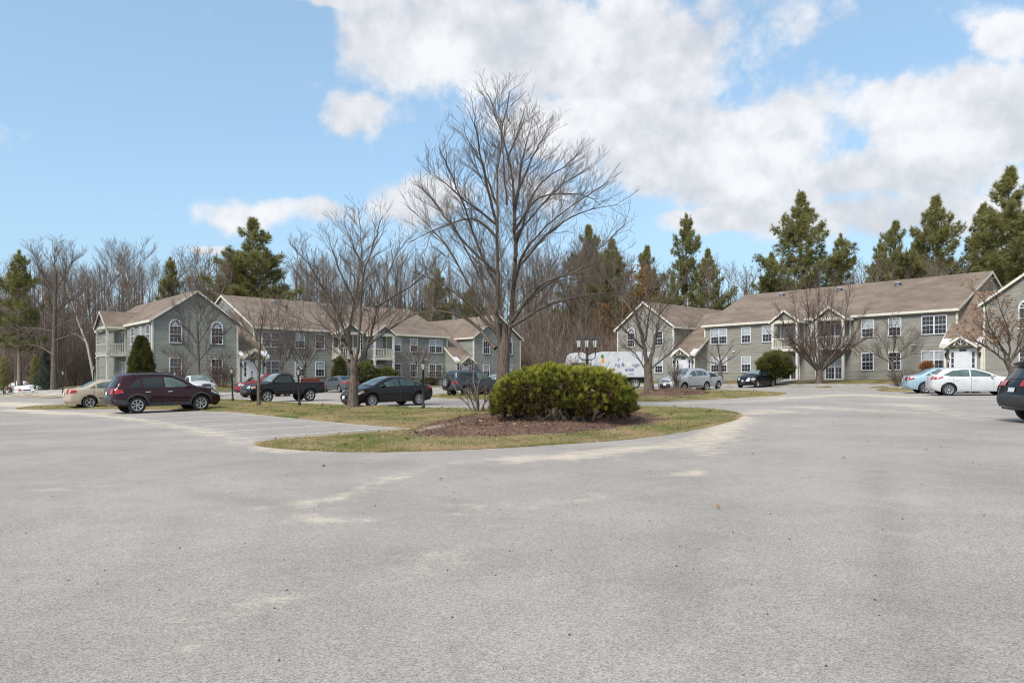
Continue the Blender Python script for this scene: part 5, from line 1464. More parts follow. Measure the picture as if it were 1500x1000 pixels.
    band('windscreen', *S['wind'], -.93, .93, 'carglass_light')
    if 'back' in S: band('rear_window', *S['back'], -.86, .86, glass)
    # lamps
    for sg in (1, -1):
        for key, nm, mat in (('head', 'headlight', 'clear_lens'), ('tail', 'taillight', 'red_lens')):
            if key not in S: continue
            o = side(nm, S[key], mat, .02, (sg,), .06)[0]
            if key + 'f' in S:
                a, b, f0 = S[key + 'f']; band('lens', a, b, sg * f0, sg * .995, mat, .02, o, 3)
        if 'amb' in S: side('indicator', S['amb'], 'amber', .026, (sg,), .05)
    # door gaps, handles, mirrors
    for x in S['gaps']:
        zt = belt + .0
        side('door_gap', [(x - .007, sill + .1), (x + .007, sill + .1), (x + .007, zt), (x - .007, zt)], 'plastic', .003, dens=True)
    for x in S['handles']: side('door_handle', [(x, belt - .15), (x + .2, belt - .14), (x + .2, belt - .11), (x, belt - .12)], S.get('handle_mat', paint), .028)
    mx, mz = S['mirror']
    for sg in (1, -1):
        y0 = float(Y([(mx, mz)])[0]); mb = MB()
        mb.lathe([(.0, -.1), (.06, -.09), (.085, 0), (.06, .09), (0, .1)], 8, (0, 0, 0), 'y'); mb.V = [(mx + v[0] * .7, sg * (y0 + .11) + v[1] * .9, mz + .02 + v[2]) for v in mb.V]
        mb.bar((mx, sg * (y0 - .02), mz - .03), (mx, sg * (y0 + .1), mz - .01), .06, .04); put('mirror', mb, S.get('mirror_mat', paint), None, True)
    if S.get('clad'):
        side('cladding', [(xr + Ra + .02, sill + .015), (xf - Ra - .02, sill + .015), (xf - Ra - .02, sill + S['clad']), (xr + Ra + .02, sill + S['clad'])], 'plastic', .01)
        for xc in (xr, xf):
            ring = [(xc + (Ra + .002) * math.cos(a), r + (Ra + .002) * math.sin(a)) for a in np.linspace(.05, math.pi - .05, 15)] + [(xc + (Ra + .075) * math.cos(a), r + (Ra + .075) * math.sin(a)) for a in np.linspace(math.pi - .05, .05, 15)]
            side('arch_trim', ring, 'plastic', .012, step=9)
        pb = [p for p in S['clad_rear']]; side('bumper_trim', pb, 'plastic', .01); band('rear_bumper', S['clad_rear_band'][0], S['clad_rear_band'][1], -1, 1, 'plastic', .01)
    elif S.get('strip'):
        side('side_strip', [(xr + Ra + .05, S['strip']), (xf - Ra - .05, S['strip']), (xf - Ra - .05, S['strip'] + .045), (xr + Ra + .05, S['strip'] + .045)], 'plastic', .012)
    if 'grille' in S: band('grille', *S['grille'], -.5, .5, 'plastic', .01)
    if 'intake' in S: band('lower_intake', *S['intake'], -.7, .7, 'plastic', .01)
    if 'rplate' in S: band('number_plate', *S['rplate'], -.2, .2, 'plate', .02)
    if 'fplate' in S: band('number_plate', *S['fplate'], -.2, .2, 'plate', .022)
    key = (r, S.get('spokes', 7))
    if key not in WHEELS: WHEELS[key] = wheel_meshes(*key)
    ty, ri, di = WHEELS[key]
    for xc in (xr, xf):
        for sg in (-1, 1):
            w_ = obj_me('wheel', ty, root, (xc - mid, sg * (Wh - .13), r), 0 if sg < 0 else math.pi); obj_me('rim', ri, w_); obj_me('spoke_shade_disc', di, w_)
    if S.get('rack'):
        for sg in (1, -1):
            mb = MB(); z = S['rack'][2]; mb.tube([(S['rack'][0], sg * Wh * .68, z - .05), (S['rack'][0] + .1, sg * Wh * .68, z), (S['rack'][1] - .1, sg * Wh * .68, z), (S['rack'][1], sg * Wh * .68, z - .06)], .018, 6); put('roof_rail', mb, 'plastic')
    return tag(root, label, cat)

def paint(name, col, metal=.35, rough=.45): return plain(name, col, rough, metal=metal * .4, coat=.6, var=.06, scale=3, spec=.08)
SUV = dict(front_glass='carglass_mid', L=4.69, W=1.88, r=.365, sill=.30, belt=1.06, xr=.98, xf=3.70, up=[(.10, .40), (.02, .5), (.0, .62), (.05, .78), (.08, .98), (.15, 1.12), (.38, 1.52), (.47, 1.64), (.9, 1.71), (1.7, 1.725), (2.45, 1.68), (2.95, 1.5), (3.5, 1.15), (3.95, 1.07), (4.35, .95), (4.56, .8), (4.66, .64), (4.68, .48), (4.55, .30)],
           dlo=[(.66, 1.12), (1.02, 1.12), (3.2, 1.12), (2.95, 1.32), (2.52, 1.54), (1.9, 1.585), (1.15, 1.54), (.92, 1.4)], pillars=[1.2, 2.12], wind=[(3.44, 1.19), (2.55, 1.66)], back=[(.17, 1.15), (.4, 1.55)], gaps=[1.3, 2.16, 3.2], handles=[1.32, 2.24], handle_mat='chrome', mirror=(3.12, 1.13),
           head=[(4.15, .86), (4.55, .72), (4.5, .8), (4.2, .97)], headf=((4.56, .8), (4.64, .7), .55), amb=[(4.2, .92), (4.32, .86), (4.28, .93), (4.2, .965)], tail=[(.09, .86), (.45, .9), (.4, 1.05), (.13, 1.08)], tailf=((.06, .84), (.11, 1.08), .6), clad=.16, clad_rear=[(.1, .42), (.62, .38), (.62, .55), (.3, .62), (.02, .66)], clad_rear_band=((.02, .46), (.02, .68)), intake=((4.68, .55), (4.62, .38)), grille=((4.6, .76), (4.66, .66)), rplate=((.06, .82), (.08, .95)), spokes=7, rack=(.9, 2.5, 1.77), flare=.015)
CIV = dict(L=4.53, W=1.76, r=.32, sill=.22, belt=.93, xr=.93, xf=3.60, up=[(.12, .3), (.02, .42), (.0, .6), (.04, .85), (.12, .98), (.5, 1.04), (.9, 1.16), (1.4, 1.35), (1.85, 1.43), (2.35, 1.42), (2.8, 1.3), (3.2, 1.13), (3.55, .97), (3.95, .88), (4.28, .76), (4.46, .62), (4.53, .46), (4.5, .32), (4.38, .2)],
           dlo=[(.82, 1.0), (3.3, .97), (2.75, 1.2), (2.3, 1.33), (1.8, 1.34), (1.3, 1.24)], pillars=[1.12, 2.02, 2.95], wind=[(3.5, 1.0), (2.4, 1.4)], back=[(.6, 1.06), (1.5, 1.37)], gaps=[1.15, 2.06, 3.1], handles=[1.28, 2.18], mirror=(2.98, 1.0),
           head=[(4.0, .72), (4.42, .56), (4.4, .64), (4.1, .82)], headf=((4.34, .72), (4.46, .6), .5), amb=[(4.0, .735), (4.18, .68), (4.2, .76), (4.08, .81)], tail=[(.06, .78), (.36, .86), (.36, .98), (.12, .97)], tailf=((.03, .76), (.12, .98), .6), grille=((4.45, .62), (4.5, .55)), intake=((4.53, .42), (4.48, .28)), fplate=((4.52, .52), (4.53, .42)), rplate=((.03, .7), (.05, .86)), spokes=10, pf=.26)
COR = dict(CIV, W=1.72, up=[(.1, .3), (.01, .42), (.0, .6), (.02, .86), (.09, 1.0), (.5, 1.05), (.82, 1.14), (1.25, 1.36), (1.6, 1.45), (2.25, 1.465), (2.65, 1.38), (3.0, 1.2), (3.35, 1.02), (3.9, .93), (4.3, .8), (4.47, .64), (4.53, .46), (4.48, .3), (4.38, .2)], dlo=[(.95, 1.05), (3.15, 1.02), (2.65, 1.28), (2.2, 1.37), (1.65, 1.36), (1.3, 1.26)], pillars=[1.25, 1.98], belt=.98,
           wind=[(3.3, 1.05), (2.3, 1.45)], back=[(.6, 1.07), (1.4, 1.41)], tail=[(.04, .8), (.36, .86), (.33, .97), (.1, .99)], strip=.5, mirror=(2.9, 1.05), spokes=5, rplate=((.02, .72), (.04, .86)))
TRK = dict(L=4.75, W=1.70, r=.365, sill=.46, belt=1.12, xr=1.02, xf=3.72, up=[(.06, .5), (.0, .62), (.0, .9), (.01, 1.12), (.05, 1.14), (1.0, 1.14), (1.93, 1.14), (1.96, 1.16), (2.03, 1.45), (2.1, 1.62), (2.25, 1.67), (2.7, 1.67), (2.95, 1.58), (3.22, 1.36), (3.5, 1.15), (4.0, 1.1), (4.5, 1.02), (4.66, .9), (4.7, .72), (4.75, .62), (4.72, .48)],
           dlo=[(2.14, 1.17), (3.3, 1.17), (3.12, 1.34), (2.86, 1.54), (2.22, 1.56)], pillars=[], wind=[(3.46, 1.18), (2.78, 1.64)], back=[(1.99, 1.22), (2.06, 1.56)], gaps=[2.1, 3.32], handles=[2.2], mirror=(3.2, 1.2), mirror_mat='plastic', head=[(4.4, .86), (4.66, .82), (4.64, .95), (4.42, 1.0)], headf=((4.62, .95), (4.68, .82), .6), amb=[(4.38, .87), (4.5, .86), (4.5, .96), (4.4, .98)],
           tail=[(.01, .82), (.12, .82), (.12, 1.08), (.01, 1.08)], grille=((4.62, .95), (4.69, .78)), intake=((4.71, .7), (4.75, .6)), rplate=((.0, .64), (.0, .76)), spokes=5, bed=(.06, 1.93), bedz=1.14, arch=.1, tum=.25, rs=.1, flare=.03, pf=.14, pr=.03, rf=.05)
ESC = dict(SUV, L=4.52, W=1.84, r=.35, xr=.88, xf=3.57, up=[(.1, .4), (.02, .5), (.0, .62), (.04, .8), (.1, 1.0), (.2, 1.14), (.5, 1.52), (.62, 1.6), (1.0, 1.67), (1.7, 1.685), (2.3, 1.64), (2.8, 1.46), (3.3, 1.16), (3.75, 1.07), (4.15, .96), (4.4, .82), (4.5, .64), (4.52, .48), (4.4, .28)],
           dlo=[(.7, 1.2), (3.0, 1.1), (2.8, 1.3), (2.35, 1.5), (1.8, 1.55), (1.1, 1.52), (.85, 1.42)], pillars=[1.15, 2.0], wind=[(3.25, 1.19), (2.4, 1.62)], back=[(.24, 1.2), (.5, 1.52)], gaps=[1.2, 2.05, 3.05], handles=[1.25, 2.15], handle_mat='rim', mirror=(2.95, 1.12), head=[(3.95, .9), (4.4, .76), (4.38, .86), (4.0, .98)], headf=((4.34, .88), (4.46, .76), .5), tail=[(.1, .95), (.4, 1.02), (.36, 1.14), (.16, 1.14)], tailf=((.08, .95), (.2, 1.14), .6),
           clad=0, strip=.42, grille=((4.42, .8), (4.47, .7)), intake=((4.52, .6), (4.48, .4)), fplate=((4.5, .64), (4.52, .52)), spokes=5, rack=None, rplate=((.03, .76), (.06, .88)), amb=[(4.3, .8), (4.36, .78), (4.36, .82), (4.3, .84)])
HAT = dict(CIV, L=4.3, W=1.78, r=.325, xr=.8, xf=3.45, up=[(.12, .28), (.02, .4), (.0, .58), (.04, .8), (.1, .95), (.22, 1.08), (.5, 1.3), (.62, 1.4), (1.0, 1.46), (1.6, 1.475), (2.1, 1.44), (2.6, 1.29), (3.2, 1.02), (3.7, .93), (4.05, .8), (4.24, .62), (4.3, .46), (4.26, .3), (4.15, .2)], belt=.96,
           dlo=[(.55, 1.1), (.95, 1.03), (3.05, 1.0), (2.6, 1.2), (2.1, 1.36), (1.6, 1.39), (1.0, 1.33)], pillars=[1.82], wind=[(3.15, 1.05), (2.2, 1.42)], back=[(.26, 1.12), (.56, 1.36)], gaps=[1.02, 1.86, 2.9], handles=[1.1, 1.96], mirror=(2.8, 1.02), head=[(3.7, .78), (4.2, .6), (4.2, .68), (3.8, .86)], headf=((4.1, .76), (4.24, .62), .5), amb=[(4.1, .66), (4.18, .64), (4.18, .67), (4.1, .7)], tail=[(.08, .86), (.55, .98), (.5, 1.03), (.13, 1.0)], tailf=((.06, .86), (.14, 1.0), .6), rplate=((.02, .6), (.04, .74)), fplate=((4.28, .52), (4.3, .42)), grille=((4.24, .62), (4.28, .54)), intake=((4.3, .42), (4.26, .3)), spokes=9, strip=.34)
HAT.pop('strip')
BTL = dict(CIV, L=4.28, W=1.81, r=.34, xr=.86, xf=3.40, belt=.98, up=[(.14, .3), (.04, .4), (.0, .55), (.06, .8), (.25, 1.02), (.6, 1.2), (1.0, 1.38), (1.5, 1.47), (2.0, 1.475), (2.4, 1.4), (2.75, 1.2), (3.0, 1.05), (3.4, 1.02), (3.8, .93), (4.1, .76), (4.24, .56), (4.28, .42), (4.2, .24)], dlo=[(1.0, 1.04), (2.72, 1.02), (2.5, 1.2), (2.2, 1.35), (1.7, 1.385), (1.3, 1.28)], pillars=[1.62], wind=[(2.9, 1.1), (2.2, 1.45)], back=[(.5, 1.16), (1.1, 1.4)], gaps=[1.55, 2.8], handles=[1.66], mirror=(2.6, 1.03),
           head=[(3.72, .72), (3.95, .6), (4.1, .62), (4.08, .76), (3.86, .9)], headf=((4.02, .82), (4.2, .62), .62), amb=[(3.9, .46), (4.0, .46), (4.0, .52), (3.9, .52)], tail=[(.12, .72), (.3, .74), (.3, .9), (.16, .9)], grille=((4.26, .48), (4.28, .42)), intake=((4.28, .4), (4.24, .28)), fplate=((4.22, .6), (4.26, .5)), rplate=((.02, .6), (.04, .7)), spokes=5, pf=.34, pr=.3, flare=.05, rf=.14)
JEP = dict(SUV, L=4.62, W=1.86, xr=.92, xf=3.63, up=[(.12, .42), (.02, .52), (.0, .66), (.05, .82), (.1, 1.02), (.2, 1.16), (.42, 1.48), (.32, 1.6), (.42, 1.64), (.9, 1.68), (1.8, 1.685), (2.4, 1.64), (2.85, 1.48), (3.35, 1.16), (3.9, 1.07), (4.3, .96), (4.5, .82), (4.6, .64), (4.62, .48), (4.5, .3)], dlo=[(.7, 1.16), (3.1, 1.12), (2.85, 1.32), (2.45, 1.52), (1.8, 1.56), (1.0, 1.52), (.82, 1.4)], wind=[(3.3, 1.19), (2.45, 1.62)], back=[(.2, 1.17), (.4, 1.46)],
           tail=[(.09, 1.0), (.55, 1.05), (.5, 1.13), (.14, 1.12)], tailf=((.07, .98), (.16, 1.12), .45), rack=(.9, 2.4, 1.74), handle_mat='blackmetal', clad_rear_band=((.02, .46), (.03, .74)), spokes=6)
WAG = dict(SUV, L=4.4, W=1.8, r=.36, xr=.85, xf=3.45, sill=.42, belt=1.1, up=[(.04, .5), (.0, .62), (.02, .9), (.05, 1.12), (.16, 1.55), (.24, 1.66), (.6, 1.7), (1.6, 1.71), (2.3, 1.68), (2.55, 1.6), (3.05, 1.2), (3.2, 1.14), (4.1, 1.06), (4.32, .96), (4.38, .75), (4.4, .55), (4.3, .42)], dlo=[(.3, 1.18), (2.95, 1.18), (2.72, 1.4), (2.45, 1.57), (.42, 1.57)], pillars=[.95, 1.8], wind=[(3.02, 1.23), (2.5, 1.63)], back=[(.07, 1.2), (.15, 1.5)], gaps=[1.0, 1.85, 2.9], handles=[1.1, 1.98], mirror=(2.85, 1.2), head=[(4.15, .86), (4.35, .84), (4.33, .98), (4.15, 1.0)], headf=((4.28, 1.0), (4.37, .82), .6), amb=[(4.1, .75), (4.2, .75), (4.2, .8), (4.1, .8)], tail=[(.02, .78), (.16, .78), (.16, 1.06), (.04, 1.06)], rplate=((.0, .66), (.02, .78)), clad=.2, clad_rear=[(.05, .5), (.45, .5), (.45, .64), (.02, .66)], clad_rear_band=((.01, .52), (.01, .7)), tum=.22, arch=.12, rack=(.5, 2.2, 1.76), spokes=5, handle_mat='plastic', grille=((4.34, .94), (4.38, .78)), intake=((4.39, .6), (4.34, .46)))

U_, V_ = BL_ANG, BL_ANG + math.pi / 2
def park(S, px, D, yaw, *a, **k):
    """stand a car with its middle at picture column px, D metres away, on the sloping ground"""
    g = on(px, D); return g, yaw
def place(name, label, cat, S, pn, px, D, yaw, glass='carglass'):
    g = on(px, D); o = car(name, label, cat, S, pn, (g.x, g.y, g.z + .004), yaw, glass)
    c, s = math.cos(yaw), math.sin(yaw); gx, gy = .0138, .0151          # lie on the slope
    e = .5; gx = (T(g.x + e, g.y) - T(g.x - e, g.y)) / (2 * e); gy = (T(g.x, g.y + e) - T(g.x, g.y - e)) / (2 * e)
    n = Vector((-gx, -gy, 1)).normalized(); f = Vector((c, s, gx * c + gy * s)).normalized(); l = n.cross(f)
    o.rotation_euler = Matrix((f, l, n)).transposed().to_euler()
    return o
PM = dict(maroon=paint('maroon metallic', (.026, .007, .011)), black=paint('black paint', (.008, .008, .009), .2), black2=paint('dark brown black paint', (.014, .012, .012), .3), tan=paint('beige metallic', (.42, .35, .27), .3), white=paint('white paint', (.5, .51, .525), 0), silver=paint('silver paint', (.42, .43, .45), .6),
          blue=paint('pale blue metallic', (.30, .42, .50), .4), grey=paint('slate grey metallic', (.09, .105, .12), .5), red=paint('dark red paint', (.2, .016, .018), .2), navy=paint('dark blue grey paint', (.035, .05, .065), .4))
place('sport_utility_vehicle', 'dark maroon sport utility vehicle parked at the left with its nose to the grass strip', 'car', SUV, PM['maroon'], 240, 34.3, U_)
place('parked_car', 'beige sedan half hidden behind the maroon vehicle', 'car', COR, PM['tan'], 167, 40.2, U_, 'carglass_mid')
place('pickup_truck', 'black regular cab pickup truck behind the grass strip', 'pickup', TRK, PM['black'], 415, 45.2, U_ + math.pi)
place('parked_car', 'black sedan behind the bare tree on the grass strip', 'car', CIV, PM['black2'], 567, 37.0, U_ + math.pi, 'carglass_mid')
place('parked_car', 'slate grey sedan with its rear to the lot, parked before the left building', 'car', COR, PM['grey'], 498, 68.5, V_)
place('pickup_truck', 'white pickup facing the lot before the arched window gable', 'pickup', TRK, PM['white'], 287, 59.5, V_ + math.pi)
place('parked_car', 'white car roof just visible between the beige sedan and the maroon vehicle', 'car', CIV, PM['white'], 172, 57.0, V_ + math.pi)
place('parked_car', 'dark red wagon behind the black pickup truck', 'car', WAG, PM['red'], 390, 57.0, U_ + math.pi)
JW = place('sport_utility_vehicle', 'dark boxy sport utility vehicle with a spare wheel on its tail', 'car', WAG, PM['navy'], 694, 51.5, U_)
place('parked_car', 'pale car half hidden between the dark boxy vehicle and the evergreen bush', 'car', CIV, PM['silver'], 730, 55.5, U_ + math.pi)
place('sport_utility_vehicle', 'silver sport utility vehicle behind the second mulch mound', 'car', ESC, PM['silver'], 1004, 53.8, U_ + math.pi, 'carglass_mid')
place('parked_car', 'silver grey car tail showing behind the silver sport utility vehicle', 'car', CIV, PM['silver'], 1026, 61.5, U_ + math.pi)
place('parked_car', 'black rounded two door car in front of the right building', 'car', BTL, PM['black'], 1108, 65.3, U_ + math.pi)
place('parked_car', 'pale blue sedan beyond the white hatchback', 'car', COR, PM['blue'], 1386, 44.6, R(-14), 'carglass_mid')
place('parked_car', 'white hatchback between the pale blue sedan and the black vehicle', 'car', HAT, PM['white'], 1424, 40.6, R(-16), 'carglass_mid')
place('sport_utility_vehicle', 'black sport utility vehicle cut off by the right edge', 'car', JEP, PM['black'], 1612, 20.2, R(-4))
# spare wheel on the tail of the boxy vehicle
ty, ri, di = WHEELS[(.36, 5)]
mid_ = (WAG['xr'] + WAG['xf']) / 2
sw = obj_me('spare_wheel', ty, JW, (-mid_ - .12, .1, .98), R(-90)); obj_me('rim', ri, sw)

# load in the pickup bed
def bed_load():
    g = on(415, 45.2); yaw = U_ + math.pi; c, s = math.cos(yaw), math.sin(yaw)
    for (dx, dy, lx, ly, h, mat, lab, nm) in ((-1.55, 0, 1.1, 1.2, .2, 'redbox', 'rust red wooden box lying in the black pickup bed', 'wooden_box'), (-.62, .1, .5, .9, .24, 'trim', 'cream box behind the cab in the black pickup bed', 'cargo_box')):
        mb = MB(); mb.box((-lx / 2, -ly / 2, 0), (lx / 2, ly / 2, .52 + h)); mb.box((-lx / 2 - .02, -ly / 2 - .02, .42 + h), (lx / 2 + .02, ly / 2 + .02, .54 + h))
        x, y = g.x + c * dx - s * dy, g.y + s * dx + c * dy
        tag(mb.build(nm, MT[mat], None, False, (x, y, T(g.x, g.y) + .70), yaw), lab, 'box')
bed_load()

def lettering(root, txt, size, loc, mat, rot=(R(90), 0, 0)):
    cu = bpy.data.curves.new('lettering', 'FONT'); cu.body = txt; cu.size = size; cu.extrude = .004
    o = bpy.data.objects.new('lettering_tmp', cu); COL.objects.link(o)
    bpy.context.view_layer.update()
    me = bpy.data.meshes.new_from_object(o.evaluated_get(bpy.context.evaluated_depsgraph_get())); bpy.data.objects.remove(o)
    me.materials.clear(); me.materials.append(MT[mat])
    l = obj_me('lettering', me, root, loc); l.rotation_euler = rot; return l
def box_truck():
    D = 68.5; g = on(890, D); yaw = R(8); root = empty('box_truck', (g.x, g.y, g.z), yaw)
    h0, h1, W = 1.05, 3.32, 2.3
    b = MB(); prof = [(-1.75, h0), (3.7, h0), (3.7, h1 - .06), (3.64, h1), (-.75, h1), (-1.15, h1 - .08), (-1.45, h1 - .28), (-1.68, h1 - .62), (-1.75, h1 - 1.0)]
    b.prism([(x, -W / 2, z) for x, z in prof], (0, W, 0)); b.build('cargo_box', PM['white'], root)
    f = MB(); f.box((-1.73, -W / 2 - .015, h0 - .04), (3.72, W / 2 + .015, h0 + .08)); f.box((3.62, -W / 2 - .012, h0 + .09), (3.715, W / 2 + .012, h1 - .1)); f.build('edge_rail', MT['rim'], root)
    c = MB(); c.prism([(x, -1.0, z) for x, z in ((-1.85, .55), (-1.85, 2.45), (-2.3, 3.1), (-2.6, 3.25), (-3.3, 3.2), (-3.6, 2.95), (-3.7, 2.4), (-4.1, 1.6), (-4.8, 1.42), (-4.95, .55))], (0, 2.0, 0)); cb = c.build('cab', PM['white'], root)
    w = MB()
    for y in (-1.006, 1.0): w.prism([(-2.35, y, 1.65), (-2.35, y, 2.3), (-3.5, y, 2.3), (-3.85, y, 1.65)], (0, .006, 0))
    w.build('cab_window', MT['carglass'], cb)
    ch = MB(); ch.box((-4.8, -.45, .55), (3.6, .45, h0 - .045)); ch.build('chassis', MT['plastic'], root)
    if (.45, 6) not in WHEELS: WHEELS[(.45, 6)] = wheel_meshes(.45, 6, .26)
    ty_, ri_, di_ = WHEELS[(.45, 6)]
    for x in (-3.9, 2.3):
        for sg in (-1, 1):
            o = obj_me('wheel', ty_, root, (x, sg * .95, .45), 0 if sg < 0 else math.pi); obj_me('rim', ri_, o)
    mf = MB(); mf.box((3.1, -1.1, .5), (3.12, -.7, h0 - .05)); mf.build('mud_flap', MT['tyre'], root)
    y = -W / 2 - .008
    lettering(root, 'r', .5, (.62, y, 2.45), 'ink'); lettering(root, 'ng &', .5, (.35, y, 1.98), 'ink'); lettering(root, 'age', .5, (1.98, y, 1.98), 'ink')
    lettering(root, '6060', .42, (1.3, y, 1.55), 'ink'); lettering(root, '.com', .28, (1.55, y, 1.25), 'ink')
    for (x0, x1, z0, z1, m) in ((-.95, -.65, 2.75, 3.0, 'green_print'), (-.88, -.6, 2.3, 2.74, 'orange_print'), (1.5, 1.85, 2.0, 2.4, 'trim')):
        e = MB(); e.prism([(x0, y, z0), (x1, y, z0), (x1 - .04, y, z1), ((x0 + x1) / 2, y, z1 + .06), (x0 + .04, y, z1)], (0, .005, 0)); e.build('emblem', MT[m], root)
    tag(root, 'white moving box truck with blue lettering behind the evergreen bush', 'truck')
box_truck()

# ------------------------------------------------------------------ lamp posts
def lantern(root, x, z, s=1.0):
    b = MB(); b.lathe([(.02 * s, -.12 * s), (.05 * s, -.06 * s), (.07 * s, 0), (.03 * s, .0)], 6, (x, 0, z)); 
    b.lathe([(.16 * s, .36 * s), (.12 * s, .42 * s), (.05 * s, .5 * s), (.03 * s, .54 * s), (.03 * s, .58 * s), (.005, .66 * s)], 6, (x, 0, z)); b.lathe([(0, .355 * s), (.16 * s, .36 * s)], 6, (x, 0, z))
    for j in range(6):
        a = 6.283 * j / 6; b.bar((x + .075 * s * math.cos(a), .075 * s * math.sin(a), z), (x + .135 * s * math.cos(a), .135 * s * math.sin(a), z + .36 * s), .014 * s, .014 * s, (0, 1, 0) if abs(math.cos(a)) > .5 else (1, 0, 0))
    o = b.build('lantern', MT['blackmetal'], root)
    g = MB(); g.lathe([(.0, .005 * s), (.066 * s, .006 * s), (.12 * s, .35 * s), (0, .352 * s)], 6, (x, 0, z)); g.build('glass', MT['lampglass'], o)
def lamp_post(px, D, H, label, s=.75, lean=0.0):
    g = on(px, D); root = empty('lamp_post', (g.x, g.y, TM(g.x, g.y)), .3); root.rotation_euler = (0, lean, .3)
    p = MB(); p.lathe([(.09, -.2), (.09, .0), (.075, .15), (.055, .2), (.045, H - .62 * s), (.06, H - .6 * s), (.03, H - .56 * s)], 10); p.build('post', MT['blackmetal'], root, True)
    lantern(root, 0, H - .55 * s, s); return tag(root, label, 'lamp post', 'single lantern lamp posts')
lamp_post(341, 45.0, 2.05, 'single lantern lamp post leaning between the maroon vehicle and the black pickup', .72, -.035)
lamp_post(438.5, 36.6, 1.9, 'single lantern lamp post in front of the black pickup bed', .7, -.03)
lamp_post(620, 31.6, 2.05, 'single lantern lamp post in front of the black sedan tail', .72)
lamp_post(92, 67, 2.1, 'single lantern lamp post by the far left sidewalk', .75)
lamp_post(137, 70, 2.1, 'single lantern lamp post left of the corner balcony', .75)
lamp_post(256, 60.5, 2.1, 'single lantern lamp post in front of the left arched window gable', .75)
lamp_post(369, 64, 2.0, 'single lantern lamp post at the left building entrance', .75)
lamp_post(1389, 55, 2.2, 'single lantern lamp post before the right building entrance door', .75)
def triple():
    g = on(860, 27.6); z0 = TM(g.x, g.y); H = CAMZ + (YH - 488) / FPX * 27.6 - z0; root = empty('lamp_post', (g.x, g.y, z0))
    s = .8; zl = H - .66 * s
    p = MB(); p.lathe([(.1, -.2), (.1, .05), (.08, .2), (.06, .3), (.05, zl - .5), (.07, zl - .45), (.05, zl - .4), (.035, zl - .1)], 10); p.build('post', MT['blackmetal'], root, True)
    for sg in (-1, 1):
        a = MB(); a.tube([(0, 0, zl - .42), (sg * .16, 0, zl - .46), (sg * .29, 0, zl - .36), (sg * .32, 0, zl - .16), (sg * .30, 0, zl - .05)], .018, 6); a.build('arm', MT['blackmetal'], root, True)
        lantern(root, sg * .30, zl + .0, s)
    lantern(root, 0, zl, s); tag(root, 'tall black lamp post with three lanterns behind the evergreen bush', 'lamp post')
triple()

# ------------------------------------------------------------------ white wrapped piles at the far left
def pile(px, D, w, h, seed, label, marks):
    g = on(px, D); rng = random.Random(seed); bm = bmesh.new(); bmesh.ops.create_icosphere(bm, subdivisions=4, radius=1)
    for v in bm.verts:
        n_ = noise.noise(v.co * 1.7 + Vector((seed, 0, 0))) * .22 + noise.noise(v.co * 4 + Vector((0, seed, 0))) * .08
        v.co = Vector((math.copysign(abs(v.co.x) ** .8, v.co.x) * w * (1 + n_), v.co.y * .9 * (1 + n_), max(-.05, v.co.z * h * (1 + n_))))
    me = bpy.data.meshes.new('wrapped_pile'); bm.to_mesh(me); bm.free(); me.materials.append(MT['wrap']); me.polygons.foreach_set('use_smooth', np.ones(len(me.polygons), bool))
    o = obj_me('wrapped_pile', me, None, g)
    for (x, z, ww, hh, m) in marks:
        mb = MB(); mb.box((x - ww, -.99, z - hh), (x + ww, -.4, z + hh)); mb.build('print', MT[m], o)
    return tag(o, label, 'pile')
pile(38, 79, 2.0, .75, 3, 'large white plastic wrapped pile with printed marks at the far left', [(-1.1, .42, .1, .1, 'red_print'), (-.1, .3, .13, .07, 'red_print'), (.6, .3, .35, .04, 'ink')])
pile(9, 84, 1.7, .8, 5, 'small white plastic wrapped pile at the extreme left', [])
pile(30, 90, 1.5, 1.35, 7, 'white wrapped pile rising behind the large printed pile', [])

